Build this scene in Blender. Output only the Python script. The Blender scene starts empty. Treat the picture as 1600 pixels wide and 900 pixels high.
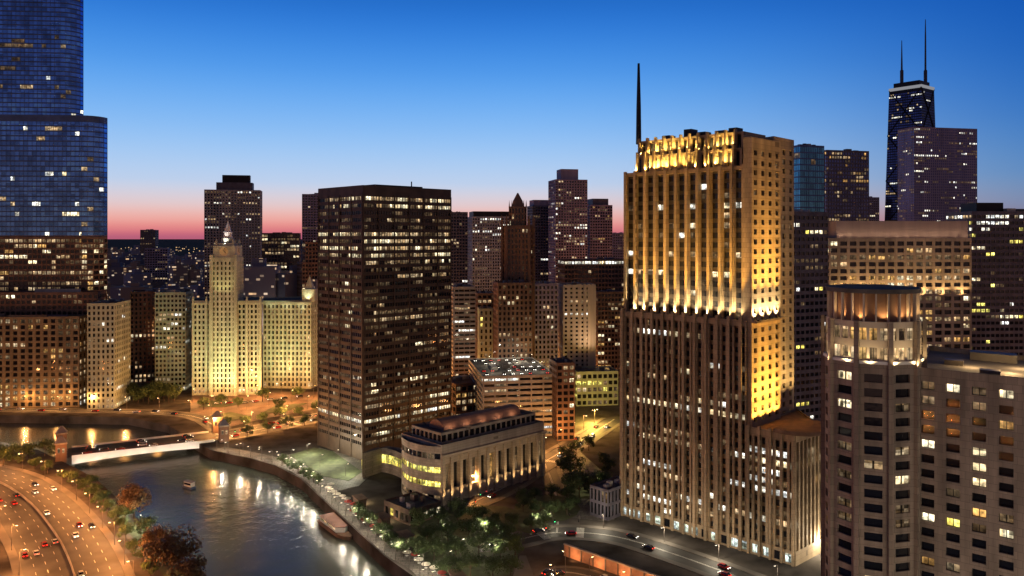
import bpy, math, random
from mathutils import Vector
from mathutils.geometry import tessellate_polygon

RNG = random.Random(11)
F, HC = 1250.0, 120.0            # focal length in photo pixels, height of the eye
sc = bpy.context.scene
COL = sc.collection


def G(px, py, z=0.0):
    """Ground point seen at a photo pixel."""
    d = (HC - z) * F / (py - 370.0)
    return ((px - 800.0) / F * d, d)


def AT(px, d):
    return ((px - 800.0) / F * d, d)


def ZZ(py, d):
    return HC - (py - 370.0) / F * d


# ------------------------------------------------------------------ materials
def new_mat(name):
    m = bpy.data.materials.new(name)
    m.use_nodes = True
    nt = m.node_tree
    nt.nodes.clear()
    out = nt.nodes.new('ShaderNodeOutputMaterial')
    return m, nt, out


def mat(name, col, rough=0.75, metal=0.0, var=0.25, scale=0.15, ior=1.5, bump=0.0, bscale=2.0, streak=False, joint=None):
    m, nt, out = new_mat(name)
    b = nt.nodes.new('ShaderNodeBsdfPrincipled')
    nt.links.new(b.outputs[0], out.inputs[0])
    b.inputs['Roughness'].default_value = rough
    b.inputs['Metallic'].default_value = metal
    b.inputs['IOR'].default_value = ior
    tc = nt.nodes.new('ShaderNodeTexCoord')
    n = nt.nodes.new('ShaderNodeTexNoise')
    n.inputs['Scale'].default_value = scale
    n.inputs['Detail'].default_value = 5
    if streak:
        mp = nt.nodes.new('ShaderNodeMapping')
        mp.inputs['Scale'].default_value = (1.0, 1.0, 0.12)
        nt.links.new(tc.outputs['Object'], mp.inputs[0])
        nt.links.new(mp.outputs[0], n.inputs['Vector'])
    else:
        nt.links.new(tc.outputs['Object'], n.inputs['Vector'])
    mr = nt.nodes.new('ShaderNodeMapRange')
    mr.inputs[1].default_value = 0.3
    mr.inputs[2].default_value = 0.7
    mr.inputs[3].default_value = 1 - var
    mr.inputs[4].default_value = 1 + var
    nt.links.new(n.outputs['Fac'], mr.inputs[0])
    mx = nt.nodes.new('ShaderNodeVectorMath')
    mx.operation = 'SCALE'
    mx.inputs[0].default_value = col
    nt.links.new(mr.outputs[0], mx.inputs['Scale'])
    if joint:                     # courses of stone or precast panels, each a little different
        sp = nt.nodes.new('ShaderNodeSeparateXYZ')
        nt.links.new(tc.outputs['Object'], sp.inputs[0])
        su = nt.nodes.new('ShaderNodeMath')
        su.operation = 'SUBTRACT'
        nt.links.new(sp.outputs[0], su.inputs[0])
        nt.links.new(sp.outputs[1], su.inputs[1])
        cb = nt.nodes.new('ShaderNodeCombineXYZ')
        nt.links.new(su.outputs[0], cb.inputs[0])
        nt.links.new(sp.outputs[2], cb.inputs[1])
        br = nt.nodes.new('ShaderNodeTexBrick')
        br.inputs['Scale'].default_value = 1.0
        br.inputs['Brick Width'].default_value = joint[0]
        br.inputs['Row Height'].default_value = joint[1]
        br.inputs['Mortar Size'].default_value = joint[2]
        br.inputs['Color1'].default_value = (.86, .86, .86, 1)
        br.inputs['Color2'].default_value = (1.12, 1.10, 1.08, 1)
        br.inputs['Mortar'].default_value = (.5, .48, .46, 1)
        nt.links.new(cb.outputs[0], br.inputs['Vector'])
        mj = nt.nodes.new('ShaderNodeVectorMath')
        mj.operation = 'MULTIPLY'
        nt.links.new(mx.outputs[0], mj.inputs[0])
        nt.links.new(br.outputs['Color'], mj.inputs[1])
        mx = mj
    nt.links.new(mx.outputs[0], b.inputs['Base Color'])
    if bump > 0:
        n2 = nt.nodes.new('ShaderNodeTexNoise')
        n2.inputs['Scale'].default_value = bscale
        n2.inputs['Detail'].default_value = 4
        nt.links.new(tc.outputs['Object'], n2.inputs['Vector'])
        bp = nt.nodes.new('ShaderNodeBump')
        bp.inputs['Strength'].default_value = bump
        nt.links.new(n2.outputs['Fac'], bp.inputs['Height'])
        nt.links.new(bp.outputs[0], b.inputs['Normal'])
    return m


def glow(name, col, s, sample=False):
    m, nt, out = new_mat(name)
    e = nt.nodes.new('ShaderNodeEmission')
    e.inputs[0].default_value = (*col, 1)
    e.inputs[1].default_value = s
    nt.links.new(e.outputs[0], out.inputs[0])
    if not sample:
        m.cycles.emission_sampling = 'NONE'
    return m


def lit_window(name, col, s, gloss=0.06):
    """A lit room behind a pane: lamps near the ceiling, furniture and blinds breaking up the light, a mullion in the middle."""
    m, nt, out = new_mat(name)
    N, L = nt.nodes.new, nt.links.new
    tc = N('ShaderNodeTexCoord')
    sep = N('ShaderNodeSeparateXYZ')
    L(tc.outputs['UV'], sep.inputs[0])
    no = N('ShaderNodeTexNoise')
    no.inputs['Scale'].default_value = 0.9
    no.inputs['Detail'].default_value = 3
    L(tc.outputs['Object'], no.inputs['Vector'])
    a = N('ShaderNodeMapRange')
    a.inputs[1].default_value = 0.32
    a.inputs[2].default_value = 0.68
    a.inputs[3].default_value = 0.25
    a.inputs[4].default_value = 1.5
    L(no.outputs['Fac'], a.inputs[0])
    v = N('ShaderNodeMapRange')
    v.inputs[3].default_value = 0.45
    v.inputs[4].default_value = 1.25
    L(sep.outputs[1], v.inputs[0])
    mu = N('ShaderNodeMath')
    mu.operation = 'MULTIPLY'
    L(a.outputs[0], mu.inputs[0])
    L(v.outputs[0], mu.inputs[1])
    c = N('ShaderNodeMath')          # mullion
    c.operation = 'COMPARE'
    c.inputs[1].default_value = 0.5
    c.inputs[2].default_value = 0.035
    L(sep.outputs[0], c.inputs[0])
    k = N('ShaderNodeMapRange')
    k.inputs[3].default_value = s
    k.inputs[4].default_value = s * 0.05
    L(c.outputs[0], k.inputs[0])
    mu2 = N('ShaderNodeMath')
    mu2.operation = 'MULTIPLY'
    L(mu.outputs[0], mu2.inputs[0])
    L(k.outputs[0], mu2.inputs[1])
    # each room has its own lamps and its blind drawn to its own height
    dv = N('ShaderNodeVectorMath')
    dv.operation = 'DIVIDE'
    dv.inputs[1].default_value = (2.3, 2.3, 3.3)
    L(tc.outputs['Object'], dv.inputs[0])
    fl = N('ShaderNodeVectorMath')
    fl.operation = 'FLOOR'
    L(dv.outputs[0], fl.inputs[0])
    wn = N('ShaderNodeTexWhiteNoise')
    L(fl.outputs[0], wn.inputs[0])
    ws = N('ShaderNodeSeparateColor')
    L(wn.outputs['Color'], ws.inputs[0])
    room = N('ShaderNodeMapRange')
    room.inputs[3].default_value = 0.25
    room.inputs[4].default_value = 1.5
    L(wn.outputs['Value'], room.inputs[0])
    th = N('ShaderNodeMath')
    th.operation = 'MULTIPLY'
    th.inputs[1].default_value = 2.2
    L(ws.outputs[1], th.inputs[0])
    bl = N('ShaderNodeMath')
    bl.operation = 'GREATER_THAN'
    L(sep.outputs[1], bl.inputs[0])
    L(th.outputs[0], bl.inputs[1])
    bk = N('ShaderNodeMapRange')
    bk.inputs[3].default_value = 1.0
    bk.inputs[4].default_value = 0.32
    L(bl.outputs[0], bk.inputs[0])
    mu3 = N('ShaderNodeMath')
    mu3.operation = 'MULTIPLY'
    L(room.outputs[0], mu3.inputs[0])
    L(bk.outputs[0], mu3.inputs[1])
    mu4 = N('ShaderNodeMath')
    mu4.operation = 'MULTIPLY'
    L(mu2.outputs[0], mu4.inputs[0])
    L(mu3.outputs[0], mu4.inputs[1])
    mu2 = mu4
    hue = N('ShaderNodeMix')
    hue.data_type = 'RGBA'
    hue.inputs['A'].default_value = (*col, 1)
    hue.inputs['B'].default_value = (col[0] * .95, min(1, col[1] * 1.18), min(1, col[2] * 1.6), 1)
    L(ws.outputs[2], hue.inputs['Factor'])
    b = N('ShaderNodeBsdfPrincipled')
    b.inputs['Base Color'].default_value = (0.01, 0.01, 0.012, 1)
    b.inputs['Roughness'].default_value = 0.12
    L(hue.outputs['Result'], b.inputs['Emission Color'])
    L(mu2.outputs[0], b.inputs['Emission Strength'])
    L(b.outputs[0], out.inputs[0])
    m.cycles.emission_sampling = 'NONE'
    return m


def glassy(name, col, rough=0.08, ior=1.6, metal=0.0, wav=0.015, pane=None):
    m, nt, out = new_mat(name)
    b = nt.nodes.new('ShaderNodeBsdfPrincipled')
    b.inputs['Base Color'].default_value = (*col, 1)
    b.inputs['Roughness'].default_value = rough
    b.inputs['IOR'].default_value = ior
    b.inputs['Metallic'].default_value = metal
    nt.links.new(b.outputs[0], out.inputs[0])
    tc = nt.nodes.new('ShaderNodeTexCoord')
    n = nt.nodes.new('ShaderNodeTexNoise')
    n.inputs['Scale'].default_value = 0.35
    nt.links.new(tc.outputs['Object'], n.inputs['Vector'])
    if pane:                      # uneven reflections put into the colour, pane by pane and in broad patches
        dv = nt.nodes.new('ShaderNodeVectorMath')
        dv.operation = 'DIVIDE'
        dv.inputs[1].default_value = pane
        nt.links.new(tc.outputs['Object'], dv.inputs[0])
        fl = nt.nodes.new('ShaderNodeVectorMath')
        fl.operation = 'FLOOR'
        nt.links.new(dv.outputs[0], fl.inputs[0])
        wn = nt.nodes.new('ShaderNodeTexWhiteNoise')
        nt.links.new(fl.outputs[0], wn.inputs[0])
        big = nt.nodes.new('ShaderNodeTexNoise')
        big.inputs['Scale'].default_value = 0.035
        big.inputs['Detail'].default_value = 3
        nt.links.new(tc.outputs['Object'], big.inputs['Vector'])
        k1 = nt.nodes.new('ShaderNodeMapRange')
        k1.inputs[3].default_value = 0.55
        k1.inputs[4].default_value = 1.3
        nt.links.new(wn.outputs['Value'], k1.inputs[0])
        k2 = nt.nodes.new('ShaderNodeMapRange')
        k2.inputs[1].default_value = 0.3
        k2.inputs[2].default_value = 0.7
        k2.inputs[3].default_value = 0.65
        k2.inputs[4].default_value = 1.25
        nt.links.new(big.outputs['Fac'], k2.inputs[0])
        km = nt.nodes.new('ShaderNodeMath')
        km.operation = 'MULTIPLY'
        nt.links.new(k1.outputs[0], km.inputs[0])
        nt.links.new(k2.outputs[0], km.inputs[1])
        vs = nt.nodes.new('ShaderNodeVectorMath')
        vs.operation = 'SCALE'
        vs.inputs[0].default_value = col
        nt.links.new(km.outputs[0], vs.inputs['Scale'])
        nt.links.new(vs.outputs[0], b.inputs['Base Color'])
    bp = nt.nodes.new('ShaderNodeBump')
    bp.inputs['Strength'].default_value = wav * 10
    bp.inputs['Distance'].default_value = 0.3
    nt.links.new(n.outputs['Fac'], bp.inputs['Height'])
    nt.links.new(bp.outputs[0], b.inputs['Normal'])
    return m


M = {}
M['glass'] = glassy('dark_glass', (0.012, 0.013, 0.018))
M['blueglass'] = glassy('blue_glass', (0.14, 0.38, 0.95), 0.12, 1.9, 0.75, pane=(3.1, 50, 4.0))
M['tealglass'] = glassy('teal_glass', (0.10, 0.42, 0.62), 0.15, 1.9, 0.6, pane=(1.6, 1.6, 3.6))
M['purpleglass'] = glassy('dusk_glass', (0.10, 0.13, 0.34), 0.15, 1.9, 0.5, pane=(3, 3, 3.4))
M['dim'] = lit_window('window_dim', (1.0, 0.58, 0.25), 0.2)
M['warm'] = lit_window('window_warm', (1.0, 0.62, 0.28), 0.85)
M['bright'] = lit_window('window_bright', (1.0, 0.74, 0.38), 2.0)
M['white'] = lit_window('window_white', (1.0, 0.90, 0.66), 2.2)
M['amber'] = lit_window('window_amber', (1.0, 0.50, 0.13), 1.0)
M['yellow'] = lit_window('window_yellow', (1.0, 0.76, 0.13), 2.4)
M['goldspandrel'] = mat('bronze_spandrel', (0.15, 0.095, 0.05), 0.5, 0.2)
M['spandrel'] = mat('spandrel_panel', (0.05, 0.04, 0.035), 0.5)
KEYS = ['off', 'dim', 'warm', 'bright', 'white', 'amber', 'yellow', 'spandrel']


def slots(glass='glass', spandrel='spandrel'):
    return [M[glass]] + [M[k] for k in KEYS[1:-1]] + [M[spandrel]]


M['stone'] = mat('limestone', (0.36, 0.31, 0.25), 0.8, var=0.3, scale=0.2, streak=True, joint=(2.4, 1.2, .04))
M['nbcstone'] = mat('warm_limestone', (0.36, 0.27, 0.17), 0.75, var=0.35, scale=0.2, streak=True, joint=(1.8, 1.9, .05))
M['cream'] = mat('cream_terracotta', (0.50, 0.52, 0.42), 0.6, var=0.3, scale=0.3, streak=True, joint=(1.5, 1.0, .06))
M['bronze'] = mat('bronze_metal', (0.085, 0.058, 0.042), 0.5, 0.35, var=0.3, scale=0.2)
M['brown'] = mat('brown_brick', (0.24, 0.14, 0.09), 0.85, var=0.3, scale=0.2, streak=True)
M['darkbrown'] = mat('dark_brown_brick', (0.13, 0.085, 0.07), 0.85, var=0.3, scale=0.2)
M['olive'] = mat('olive_brown_stone', (0.20, 0.155, 0.10), 0.85, var=0.3, scale=0.2, streak=True, joint=(2.6, 1.4, .05))
M['grey'] = mat('hazed_grey_concrete', (0.48, 0.44, 0.39), 0.85, var=0.25, scale=0.15, streak=True)  # concrete lightened to stand in for haze on the far tower
M['dark'] = mat('hazed_dark_cladding', (0.12, 0.11, 0.14), 0.6, var=0.3, scale=0.2)  # lifted from near black, as haze would lift the far towers
M['black'] = mat('black_metal', (0.015, 0.015, 0.018), 0.5, 0.4)
M['purple'] = mat('hazed_dusky_stone', (0.36, 0.29, 0.37), 0.8, var=0.25, scale=0.15, streak=True)  # far walls paler than the stone, haze put into the colour
M['bluegrey'] = mat('blue_grey_panel', (0.30, 0.31, 0.38), 0.7, var=0.2, scale=0.15)
M['beige'] = mat('beige_precast', (0.44, 0.35, 0.26), 0.8, var=0.28, scale=0.2, streak=True, joint=(5.6, 3.9, .06))
M['pale'] = mat('pale_concrete', (0.50, 0.42, 0.34), 0.8, var=0.2, scale=0.15, streak=True)
M['greenish'] = mat('pale_green_stone', (0.33, 0.37, 0.30), 0.8, var=0.2, scale=0.15, streak=True)
M['hotel'] = mat('mauve_precast', (0.26, 0.205, 0.165), 0.85, var=0.32, scale=0.4, streak=True, joint=(2.5, 1.65, .035))
M['bluemetal'] = mat('blue_steel', (0.07, 0.11, 0.24), 0.4, 0.3)


def slab_mat(name, c1, c2, scale):
    m, nt, out = new_mat(name)
    N, L = nt.nodes.new, nt.links.new
    b = N('ShaderNodeBsdfPrincipled')
    b.inputs['Roughness'].default_value = .7
    L(b.outputs[0], out.inputs[0])
    tc = N('ShaderNodeTexCoord')
    br = N('ShaderNodeTexBrick')
    br.inputs['Scale'].default_value = scale
    br.inputs['Color1'].default_value = (*c1, 1)
    br.inputs['Color2'].default_value = (*c2, 1)
    br.inputs['Mortar'].default_value = (.04, .036, .03, 1)
    br.inputs['Mortar Size'].default_value = .015
    L(tc.outputs['Object'], br.inputs['Vector'])
    n = N('ShaderNodeTexNoise')
    n.inputs['Scale'].default_value = .12
    n.inputs['Detail'].default_value = 6
    L(tc.outputs['Object'], n.inputs['Vector'])
    mr = N('ShaderNodeMapRange')
    mr.inputs[1].default_value = .3
    mr.inputs[2].default_value = .7
    mr.inputs[3].default_value = .6
    mr.inputs[4].default_value = 1.3
    L(n.outputs['Fac'], mr.inputs[0])
    v = N('ShaderNodeVectorMath')
    v.operation = 'SCALE'
    L(br.outputs['Color'], v.inputs[0])
    L(mr.outputs[0], v.inputs['Scale'])
    L(v.outputs[0], b.inputs['Base Color'])
    return m


M['slabs'] = slab_mat('paving_slabs', (.20, .175, .15), (.13, .115, .10), .16)
M['redslabs'] = slab_mat('red_paving', (.20, .12, .09), (.14, .09, .07), .14)
M['roof'] = mat('roof_gravel', (0.10, 0.09, 0.085), 0.95, var=0.35, scale=0.3, bump=0.2)
M['roofbrown'] = mat('brown_roof', (0.20, 0.12, 0.075), 0.9, var=0.3, scale=0.3)
M['asphalt'] = mat('asphalt', (0.055, 0.052, 0.05), 0.7, var=0.35, scale=0.12, bump=0.15)
M['paving'] = mat('paving', (0.13, 0.115, 0.10), 0.8, var=0.3, scale=0.1, bump=0.1)
M['ground'] = mat('city_ground', (0.10, 0.088, 0.078), 0.9, var=0.55, scale=0.07, ior=1.03)
M['kerb'] = mat('kerb_stone', (0.30, 0.28, 0.25), 0.8)
M['quay'] = mat('quay_concrete', (0.22, 0.20, 0.17), 0.85, var=0.35, scale=0.3, streak=True)
M['paint'] = mat('road_paint', (0.75, 0.73, 0.66), 0.6, var=0.15, scale=1.0)
M['lawn'] = mat('lawn_grass', (0.075, 0.09, 0.04), 0.9, var=0.4, scale=0.3, bump=0.4, bscale=6)
M['leaf'] = mat('green_leaves', (0.055, 0.085, 0.025), 0.7, var=0.45, scale=0.35)
M['leafgold'] = mat('lamp_tinted_leaves', (0.105, 0.055, 0.018), 0.7, var=0.45, scale=0.35)  # orange lamplight put into the leaf colour
M['bark'] = mat('bark', (0.08, 0.055, 0.04), 0.9)
M['whitepaint'] = mat('white_paint', (0.78, 0.76, 0.72), 0.5, var=0.08)
M['steel'] = mat('painted_steel', (0.12, 0.10, 0.09), 0.5, 0.3)
M['redsteel'] = mat('maroon_steel', (0.16, 0.05, 0.045), 0.5, 0.1)
M['lampglow'] = glow('amber_lamp', (1.0, 0.62, 0.28), 14)
M['lampwhite'] = glow('white_lamp', (1.0, 0.88, 0.66), 4)
M['headglow'] = glow('headlight_glow', (1.0, 0.93, 0.8), 10)
M['tailglow'] = glow('taillight_glow', (1.0, 0.04, 0.02), 5)
M['beacon'] = glow('beacon_glow', (0.9, 0.92, 1.0), 0.28)
M['tyre'] = mat('tyre_rubber', (0.02, 0.02, 0.02), 0.9)


# ------------------------------------------------------------------ meshes
class MB:
    def __init__(self):
        self.v, self.f, self.m, self.key = [], [], [], {}

    def p(self, x, y, z):
        k = (round(x, 3), round(y, 3), round(z, 3))
        i = self.key.get(k)
        if i is None:
            i = self.key[k] = len(self.v)
            self.v.append((x, y, z))
        return i

    def face(self, pts, mi=0):
        ids = [self.p(*q) for q in pts]
        if len(set(ids)) >= 3:
            self.f.append(ids)
            self.m.append(mi)

    def prism(self, poly, z0, z1, mi=0, top=True, bottom=True, poly2=None):
        poly2 = poly2 or poly
        n = len(poly)
        for i in range(n):
            a, b, c, d = poly[i], poly[(i + 1) % n], poly2[(i + 1) % n], poly2[i]
            self.face([(a[0], a[1], z0), (b[0], b[1], z0), (c[0], c[1], z1), (d[0], d[1], z1)], mi)
        if top:
            self.face([(q[0], q[1], z1) for q in poly2], mi)
        if bottom:
            self.face([(q[0], q[1], z0) for q in reversed(poly)], mi)

    def box(self, x0, x1, y0, y1, z0, z1, mi=0):
        self.prism([(x0, y0), (x1, y0), (x1, y1), (x0, y1)], z0, z1, mi)

    def obox(self, c, d, hl, hw, z0, z1, mi=0):
        """Box with its long side along direction d."""
        dx, dy = d
        nx, ny = -dy, dx
        q = [(c[0] + dx * s * hl + nx * t * hw, c[1] + dy * s * hl + ny * t * hw) for s, t in ((-1, -1), (1, -1), (1, 1), (-1, 1))]
        self.prism(q, z0, z1, mi)

    def tube(self, pts, rad, n=6, mi=0):
        pts = [Vector(q) for q in pts]
        if not isinstance(rad, (list, tuple)):
            rad = [rad] * len(pts)
        rings = []
        for i, q in enumerate(pts):
            t = (pts[min(i + 1, len(pts) - 1)] - pts[max(i - 1, 0)]).normalized()
            s = t.cross(Vector((0, 0, 1)))
            s = Vector((1, 0, 0)) if s.length < 1e-3 else s.normalized()
            w = t.cross(s)
            rings.append([tuple(q + (s * math.cos(2 * math.pi * k / n) + w * math.sin(2 * math.pi * k / n)) * rad[i]) for k in range(n)])
        for a, b in zip(rings, rings[1:]):
            for k in range(n):
                self.face([a[k], a[(k + 1) % n], b[(k + 1) % n], b[k]], mi)
        self.face(list(reversed(rings[0])), mi)
        self.face(rings[-1], mi)

    def build(self, name, mats, parent=None, warp=None, smooth=False, loc=None):
        if not isinstance(mats, (list, tuple)):
            mats = [mats]
        vv = [warp(*q) for q in self.v] if warp else self.v
        me = bpy.data.meshes.new(name)
        me.from_pydata(vv, [], self.f)
        for m in mats:
            me.materials.append(m)
        me.polygons.foreach_set('material_index', self.m)
        uv = me.uv_layers.new(name='UVMap')
        flat = []
        for q in self.f:
            if len(q) == 4:
                flat += [0, 0, 1, 0, 1, 1, 0, 1]
            else:
                flat += [0.2, 0.7] * len(q)
        uv.data.foreach_set('uv', flat)
        if smooth:
            me.polygons.foreach_set('use_smooth', [True] * len(self.f))
        me.update()
        o = bpy.data.objects.new(name, me)
        COL.objects.link(o)
        if parent:
            o.parent = parent
            o.location = -wloc(parent)
        if loc:
            o.location = loc
        return o


def wloc(o):
    t = Vector((0, 0, 0))
    while o:
        t = t + o.location
        o = o.parent
    return t


def tag(o, label=None, cat=None, group=None, kind=None):
    if label:
        o['label'] = label
    if cat:
        o['category'] = cat
    if group:
        o['group'] = group
    if kind:
        o['kind'] = kind
    return o


def thing(name, label, cat, loc=(0, 0, 0), rz=0.0, group=None):
    o = bpy.data.objects.new(name, None)
    COL.objects.link(o)
    o.location = loc
    o.rotation_euler = (0, 0, rz)
    return tag(o, label, cat, group)


def copy_tree(o, parent=None):
    c = o.copy()
    COL.objects.link(c)
    if parent:
        c.parent = parent
    for ch in list(o.children):
        copy_tree(ch, c)
    return c


# ------------------------------------------------------------------ facades
def rows(p, seed, mix=('warm', 'bright', 'dim', 'dim', 'white'), special=None, sticky=0.55, spread=(0.1, 0.5, 1, 1, 1, 2.2)):
    """Which windows are lit, floor by floor; neighbours tend to be lit together. special: {floor: (probability, mix)}."""
    r = random.Random(seed)
    special = special or {}

    def row(e, fl, nb, nf):
        pp, mx = special.get(fl, special.get(fl - nf, (min(0.95, p * r.choice(spread)), mix)))
        out, cur = [], None
        for _ in range(nb):
            if cur is None or r.random() > sticky:
                cur = r.choice(mx) if r.random() < pp else 'off'
            out.append(cur)
        return out
    return row


def edge_frame(a, b):
    w = math.hypot(b[0] - a[0], b[1] - a[1])
    d = ((b[0] - a[0]) / w, (b[1] - a[1]) / w)
    n = (d[1], -d[0])

    def P(u, z, off=0.0):
        return (a[0] + d[0] * u - n[0] * off, a[1] + d[1] * u - n[1] * off, z)
    return w, d, n, P


def tower(root, vis, back, z0, z1, nf, bay=3.0, ow=0.7, oh=0.6, sill=0.2, depth=0.35, wall='grey', glass='glass', lit=None, style='band',
          base=0.0, top=1.2, roof='roof', parapet=0.9, spandrel='spandrel', warp=None, wname=None, only=None, wallname='wall'):
    """Walls with real openings, glass set back in them, roof; all children of root. vis: corners seen, from left to right; back: the rest."""
    lit = lit or rows(0.12, int(abs(vis[0][0] * 7 + z1)))
    W = MB()
    bands = {}
    sl = slots(glass, spandrel)
    fh = (z1 - top - z0 - base) / nf
    for e in range(len(vis) - 1):
        w, d, n, P = edge_frame(vis[e], vis[e + 1])
        if only is not None and e not in only:
            W.face([P(0, z0), P(w, z0), P(w, z1), P(0, z1)])
            continue
        nb = max(1, round(w / bay))
        m = w / nb
        xs = [0.0]
        for i in range(nb):
            xs += [m * (i + (1 - ow) / 2), m * (i + (1 + ow) / 2)]
        xs.append(w)
        if style == 'strip':
            zs = [z0, z0 + base + 0.3, z1 - top, z1]
        else:
            zs = [z0]
            for j in range(nf):
                s = z0 + base + fh * (j + sill)
                zs += [s, s + fh * oh]
            zs.append(z1)
        for i in range(len(xs) - 1):
            for j in range(len(zs) - 1):
                x0, x1, y0, y1 = xs[i], xs[i + 1], zs[j], zs[j + 1]
                if i % 2 and j % 2:
                    W.face([P(x0, y0), P(x1, y0), P(x1, y0, depth), P(x0, y0, depth)])
                    W.face([P(x1, y1), P(x0, y1), P(x0, y1, depth), P(x1, y1, depth)])
                    W.face([P(x0, y1), P(x0, y0), P(x0, y0, depth), P(x0, y1, depth)])
                    W.face([P(x1, y0), P(x1, y1), P(x1, y1, depth), P(x1, y0, depth)])
                else:
                    W.face([P(x0, y0), P(x1, y0), P(x1, y1), P(x0, y1)])
        if style == 'strip':
            grid = [lit(e, j, nb, nf) for j in range(nf)]
            for i in range(nb):
                g = MB()
                x0, x1 = xs[2 * i + 1] - 0.02, xs[2 * i + 2] + 0.02
                for j in range(nf):
                    a = z0 + base + fh * j
                    s0, s1 = a + fh * sill, a + fh * (sill + oh)
                    for q0, q1, k in ((a, s0, 'spandrel'), (s0, s1, grid[j][i]), (s1, a + fh, 'spandrel')):
                        if q1 - q0 > 0.01:
                            g.face([P(x0, q0, depth), P(x1, q0, depth), P(x1, q1, depth), P(x0, q1, depth)], KEYS.index(k))
                g.build(wname or 'window_strip', sl, root, warp)
        elif style == 'single':
            for j in range(nf):
                r = lit(e, j, nb, nf)
                for i in range(nb):
                    g = MB()
                    g.face([P(xs[2 * i + 1], zs[2 * j + 1], depth), P(xs[2 * i + 2], zs[2 * j + 1], depth), P(xs[2 * i + 2], zs[2 * j + 2], depth), P(xs[2 * i + 1], zs[2 * j + 2], depth)], KEYS.index(r[i]))
                    win = g.build(wname or 'window', sl, root, warp)
                    fr = MB()
                    for q0, q1 in ((xs[2 * i + 1], xs[2 * i + 1] + .12), (xs[2 * i + 2] - .12, xs[2 * i + 2])):
                        a0, a1 = P(q0, 0, depth - .08), P(q1, 0, depth - .08)
                        b0, b1 = P(q0, 0, depth - .01), P(q1, 0, depth - .01)
                        fr.prism([a0[:2], a1[:2], b1[:2], b0[:2]], zs[2 * j + 1], zs[2 * j + 2])
                    a0, a1 = P(xs[2 * i + 1] + .12, 0, depth - .08), P(xs[2 * i + 2] - .12, 0, depth - .08)
                    b0, b1 = P(xs[2 * i + 1] + .12, 0, depth - .01), P(xs[2 * i + 2] - .12, 0, depth - .01)
                    zc = zs[2 * j + 1]
                    fr.prism([a0[:2], a1[:2], b1[:2], b0[:2]], zc, zc + .12)
                    fr.build('window_frame', M['black'], win, warp)
        else:
            for j in range(nf):
                g = bands.setdefault(j, MB())
                r = lit(e, j, nb, nf)
                y0, y1 = zs[2 * j + 1] - 0.02, zs[2 * j + 2] + 0.02
                for i in range(nb):
                    x0, x1 = m * i, m * (i + 1)
                    g.face([P(x0, y0, depth), P(x1, y0, depth), P(x1, y1, depth), P(x0, y1, depth)], KEYS.index(r[i]))
    loop = list(vis) + list(back)
    n = len(loop)
    for i in range(len(vis) - 1, n):
        a, b = loop[i], loop[(i + 1) % n]
        W.face([(a[0], a[1], z0), (b[0], b[1], z0), (b[0], b[1], z1), (a[0], a[1], z1)])
    # parapet with a thickness
    cx, cy = sum(q[0] for q in loop) / n, sum(q[1] for q in loop) / n
    inn = []
    for q in loop:
        dd = math.hypot(q[0] - cx, q[1] - cy)
        k = max(0.5, 1 - 0.5 / max(dd, 0.6))
        inn.append((cx + (q[0] - cx) * k, cy + (q[1] - cy) * k))
    for i in range(n):
        a, b, c, d = loop[i], loop[(i + 1) % n], inn[(i + 1) % n], inn[i]
        W.face([(a[0], a[1], z1), (b[0], b[1], z1), (c[0], c[1], z1), (d[0], d[1], z1)])
        W.face([(d[0], d[1], z1), (c[0], c[1], z1), (c[0], c[1], z1 - parapet), (d[0], d[1], z1 - parapet)])
    W.build(wallname, M[wall], root, warp)
    R = MB()
    R.face([(q[0], q[1], z1 - parapet) for q in inn])
    R.build('roof', M[roof], root, warp)
    for j, g in bands.items():
        g.build(wname or 'window_band', sl, root, warp)


def plan(pl, pc, pr, d, a=45.0, dl=None, dr=None):
    """Footprint of a rectangular building from the photo columns of its left end, near corner and right end. Returns visible corners, back corners."""
    ca, sa = math.cos(math.radians(a)), math.sin(math.radians(a))
    X, D = AT(pc, d)
    r, l = (pr - 800) / F, (pl - 800) / F
    t = dr if dr is not None else (r * D - X) / (ca - r * sa)
    s = dl if dl is not None else (X - l * D) / (sa + l * ca + 1e-9)
    if sa + l * ca < 0.02:            # the left face is turned away: front and right-hand side show instead
        s = dl if dl is not None else 25.0
        X = l * D
        C = (X, D)
        t0, t1 = 1.0, 400.0
        for _ in range(40):
            t = (t0 + t1) / 2
            q = max((X + ca * t) / (D + sa * t), (X + ca * t - sa * s) / (D + sa * t + ca * s))
            t0, t1 = (t, t1) if q < r else (t0, t)
        Rr = (X + ca * t, D + sa * t)
        return [C, Rr, (Rr[0] - sa * s, Rr[1] + ca * s)], [(X - sa * s, D + ca * s)]
    C = (X, D)
    Rr = (X + ca * t, D + sa * t)
    Ll = (X - sa * s, D + ca * s)
    B = (Rr[0] - sa * s, Rr[1] + ca * s)
    return [Ll, C, Rr], [B]


def roof_box(root, name, vis, back, u0, u1, v0, v1, z0, z1, m):
    """A block on a roof; u along the right face, v along the left face, both 0..1."""
    Ll, C, Rr = vis
    ux, uy = Rr[0] - C[0], Rr[1] - C[1]
    vx, vy = Ll[0] - C[0], Ll[1] - C[1]
    q = [(C[0] + ux * u + vx * v, C[1] + uy * u + vy * v) for u, v in ((u0, v0), (u1, v0), (u1, v1), (u0, v1))]
    g = MB()
    g.prism(q, z0, z1)
    return g.build(name, m, root)


def inset(vis, back, k):
    loop = list(vis) + list(back)
    n = len(loop)
    cx, cy = sum(q[0] for q in loop) / n, sum(q[1] for q in loop) / n
    f = lambda q: (cx + (q[0] - cx) * k, cy + (q[1] - cy) * k)
    return [f(q) for q in vis], [f(q) for q in back]


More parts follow.
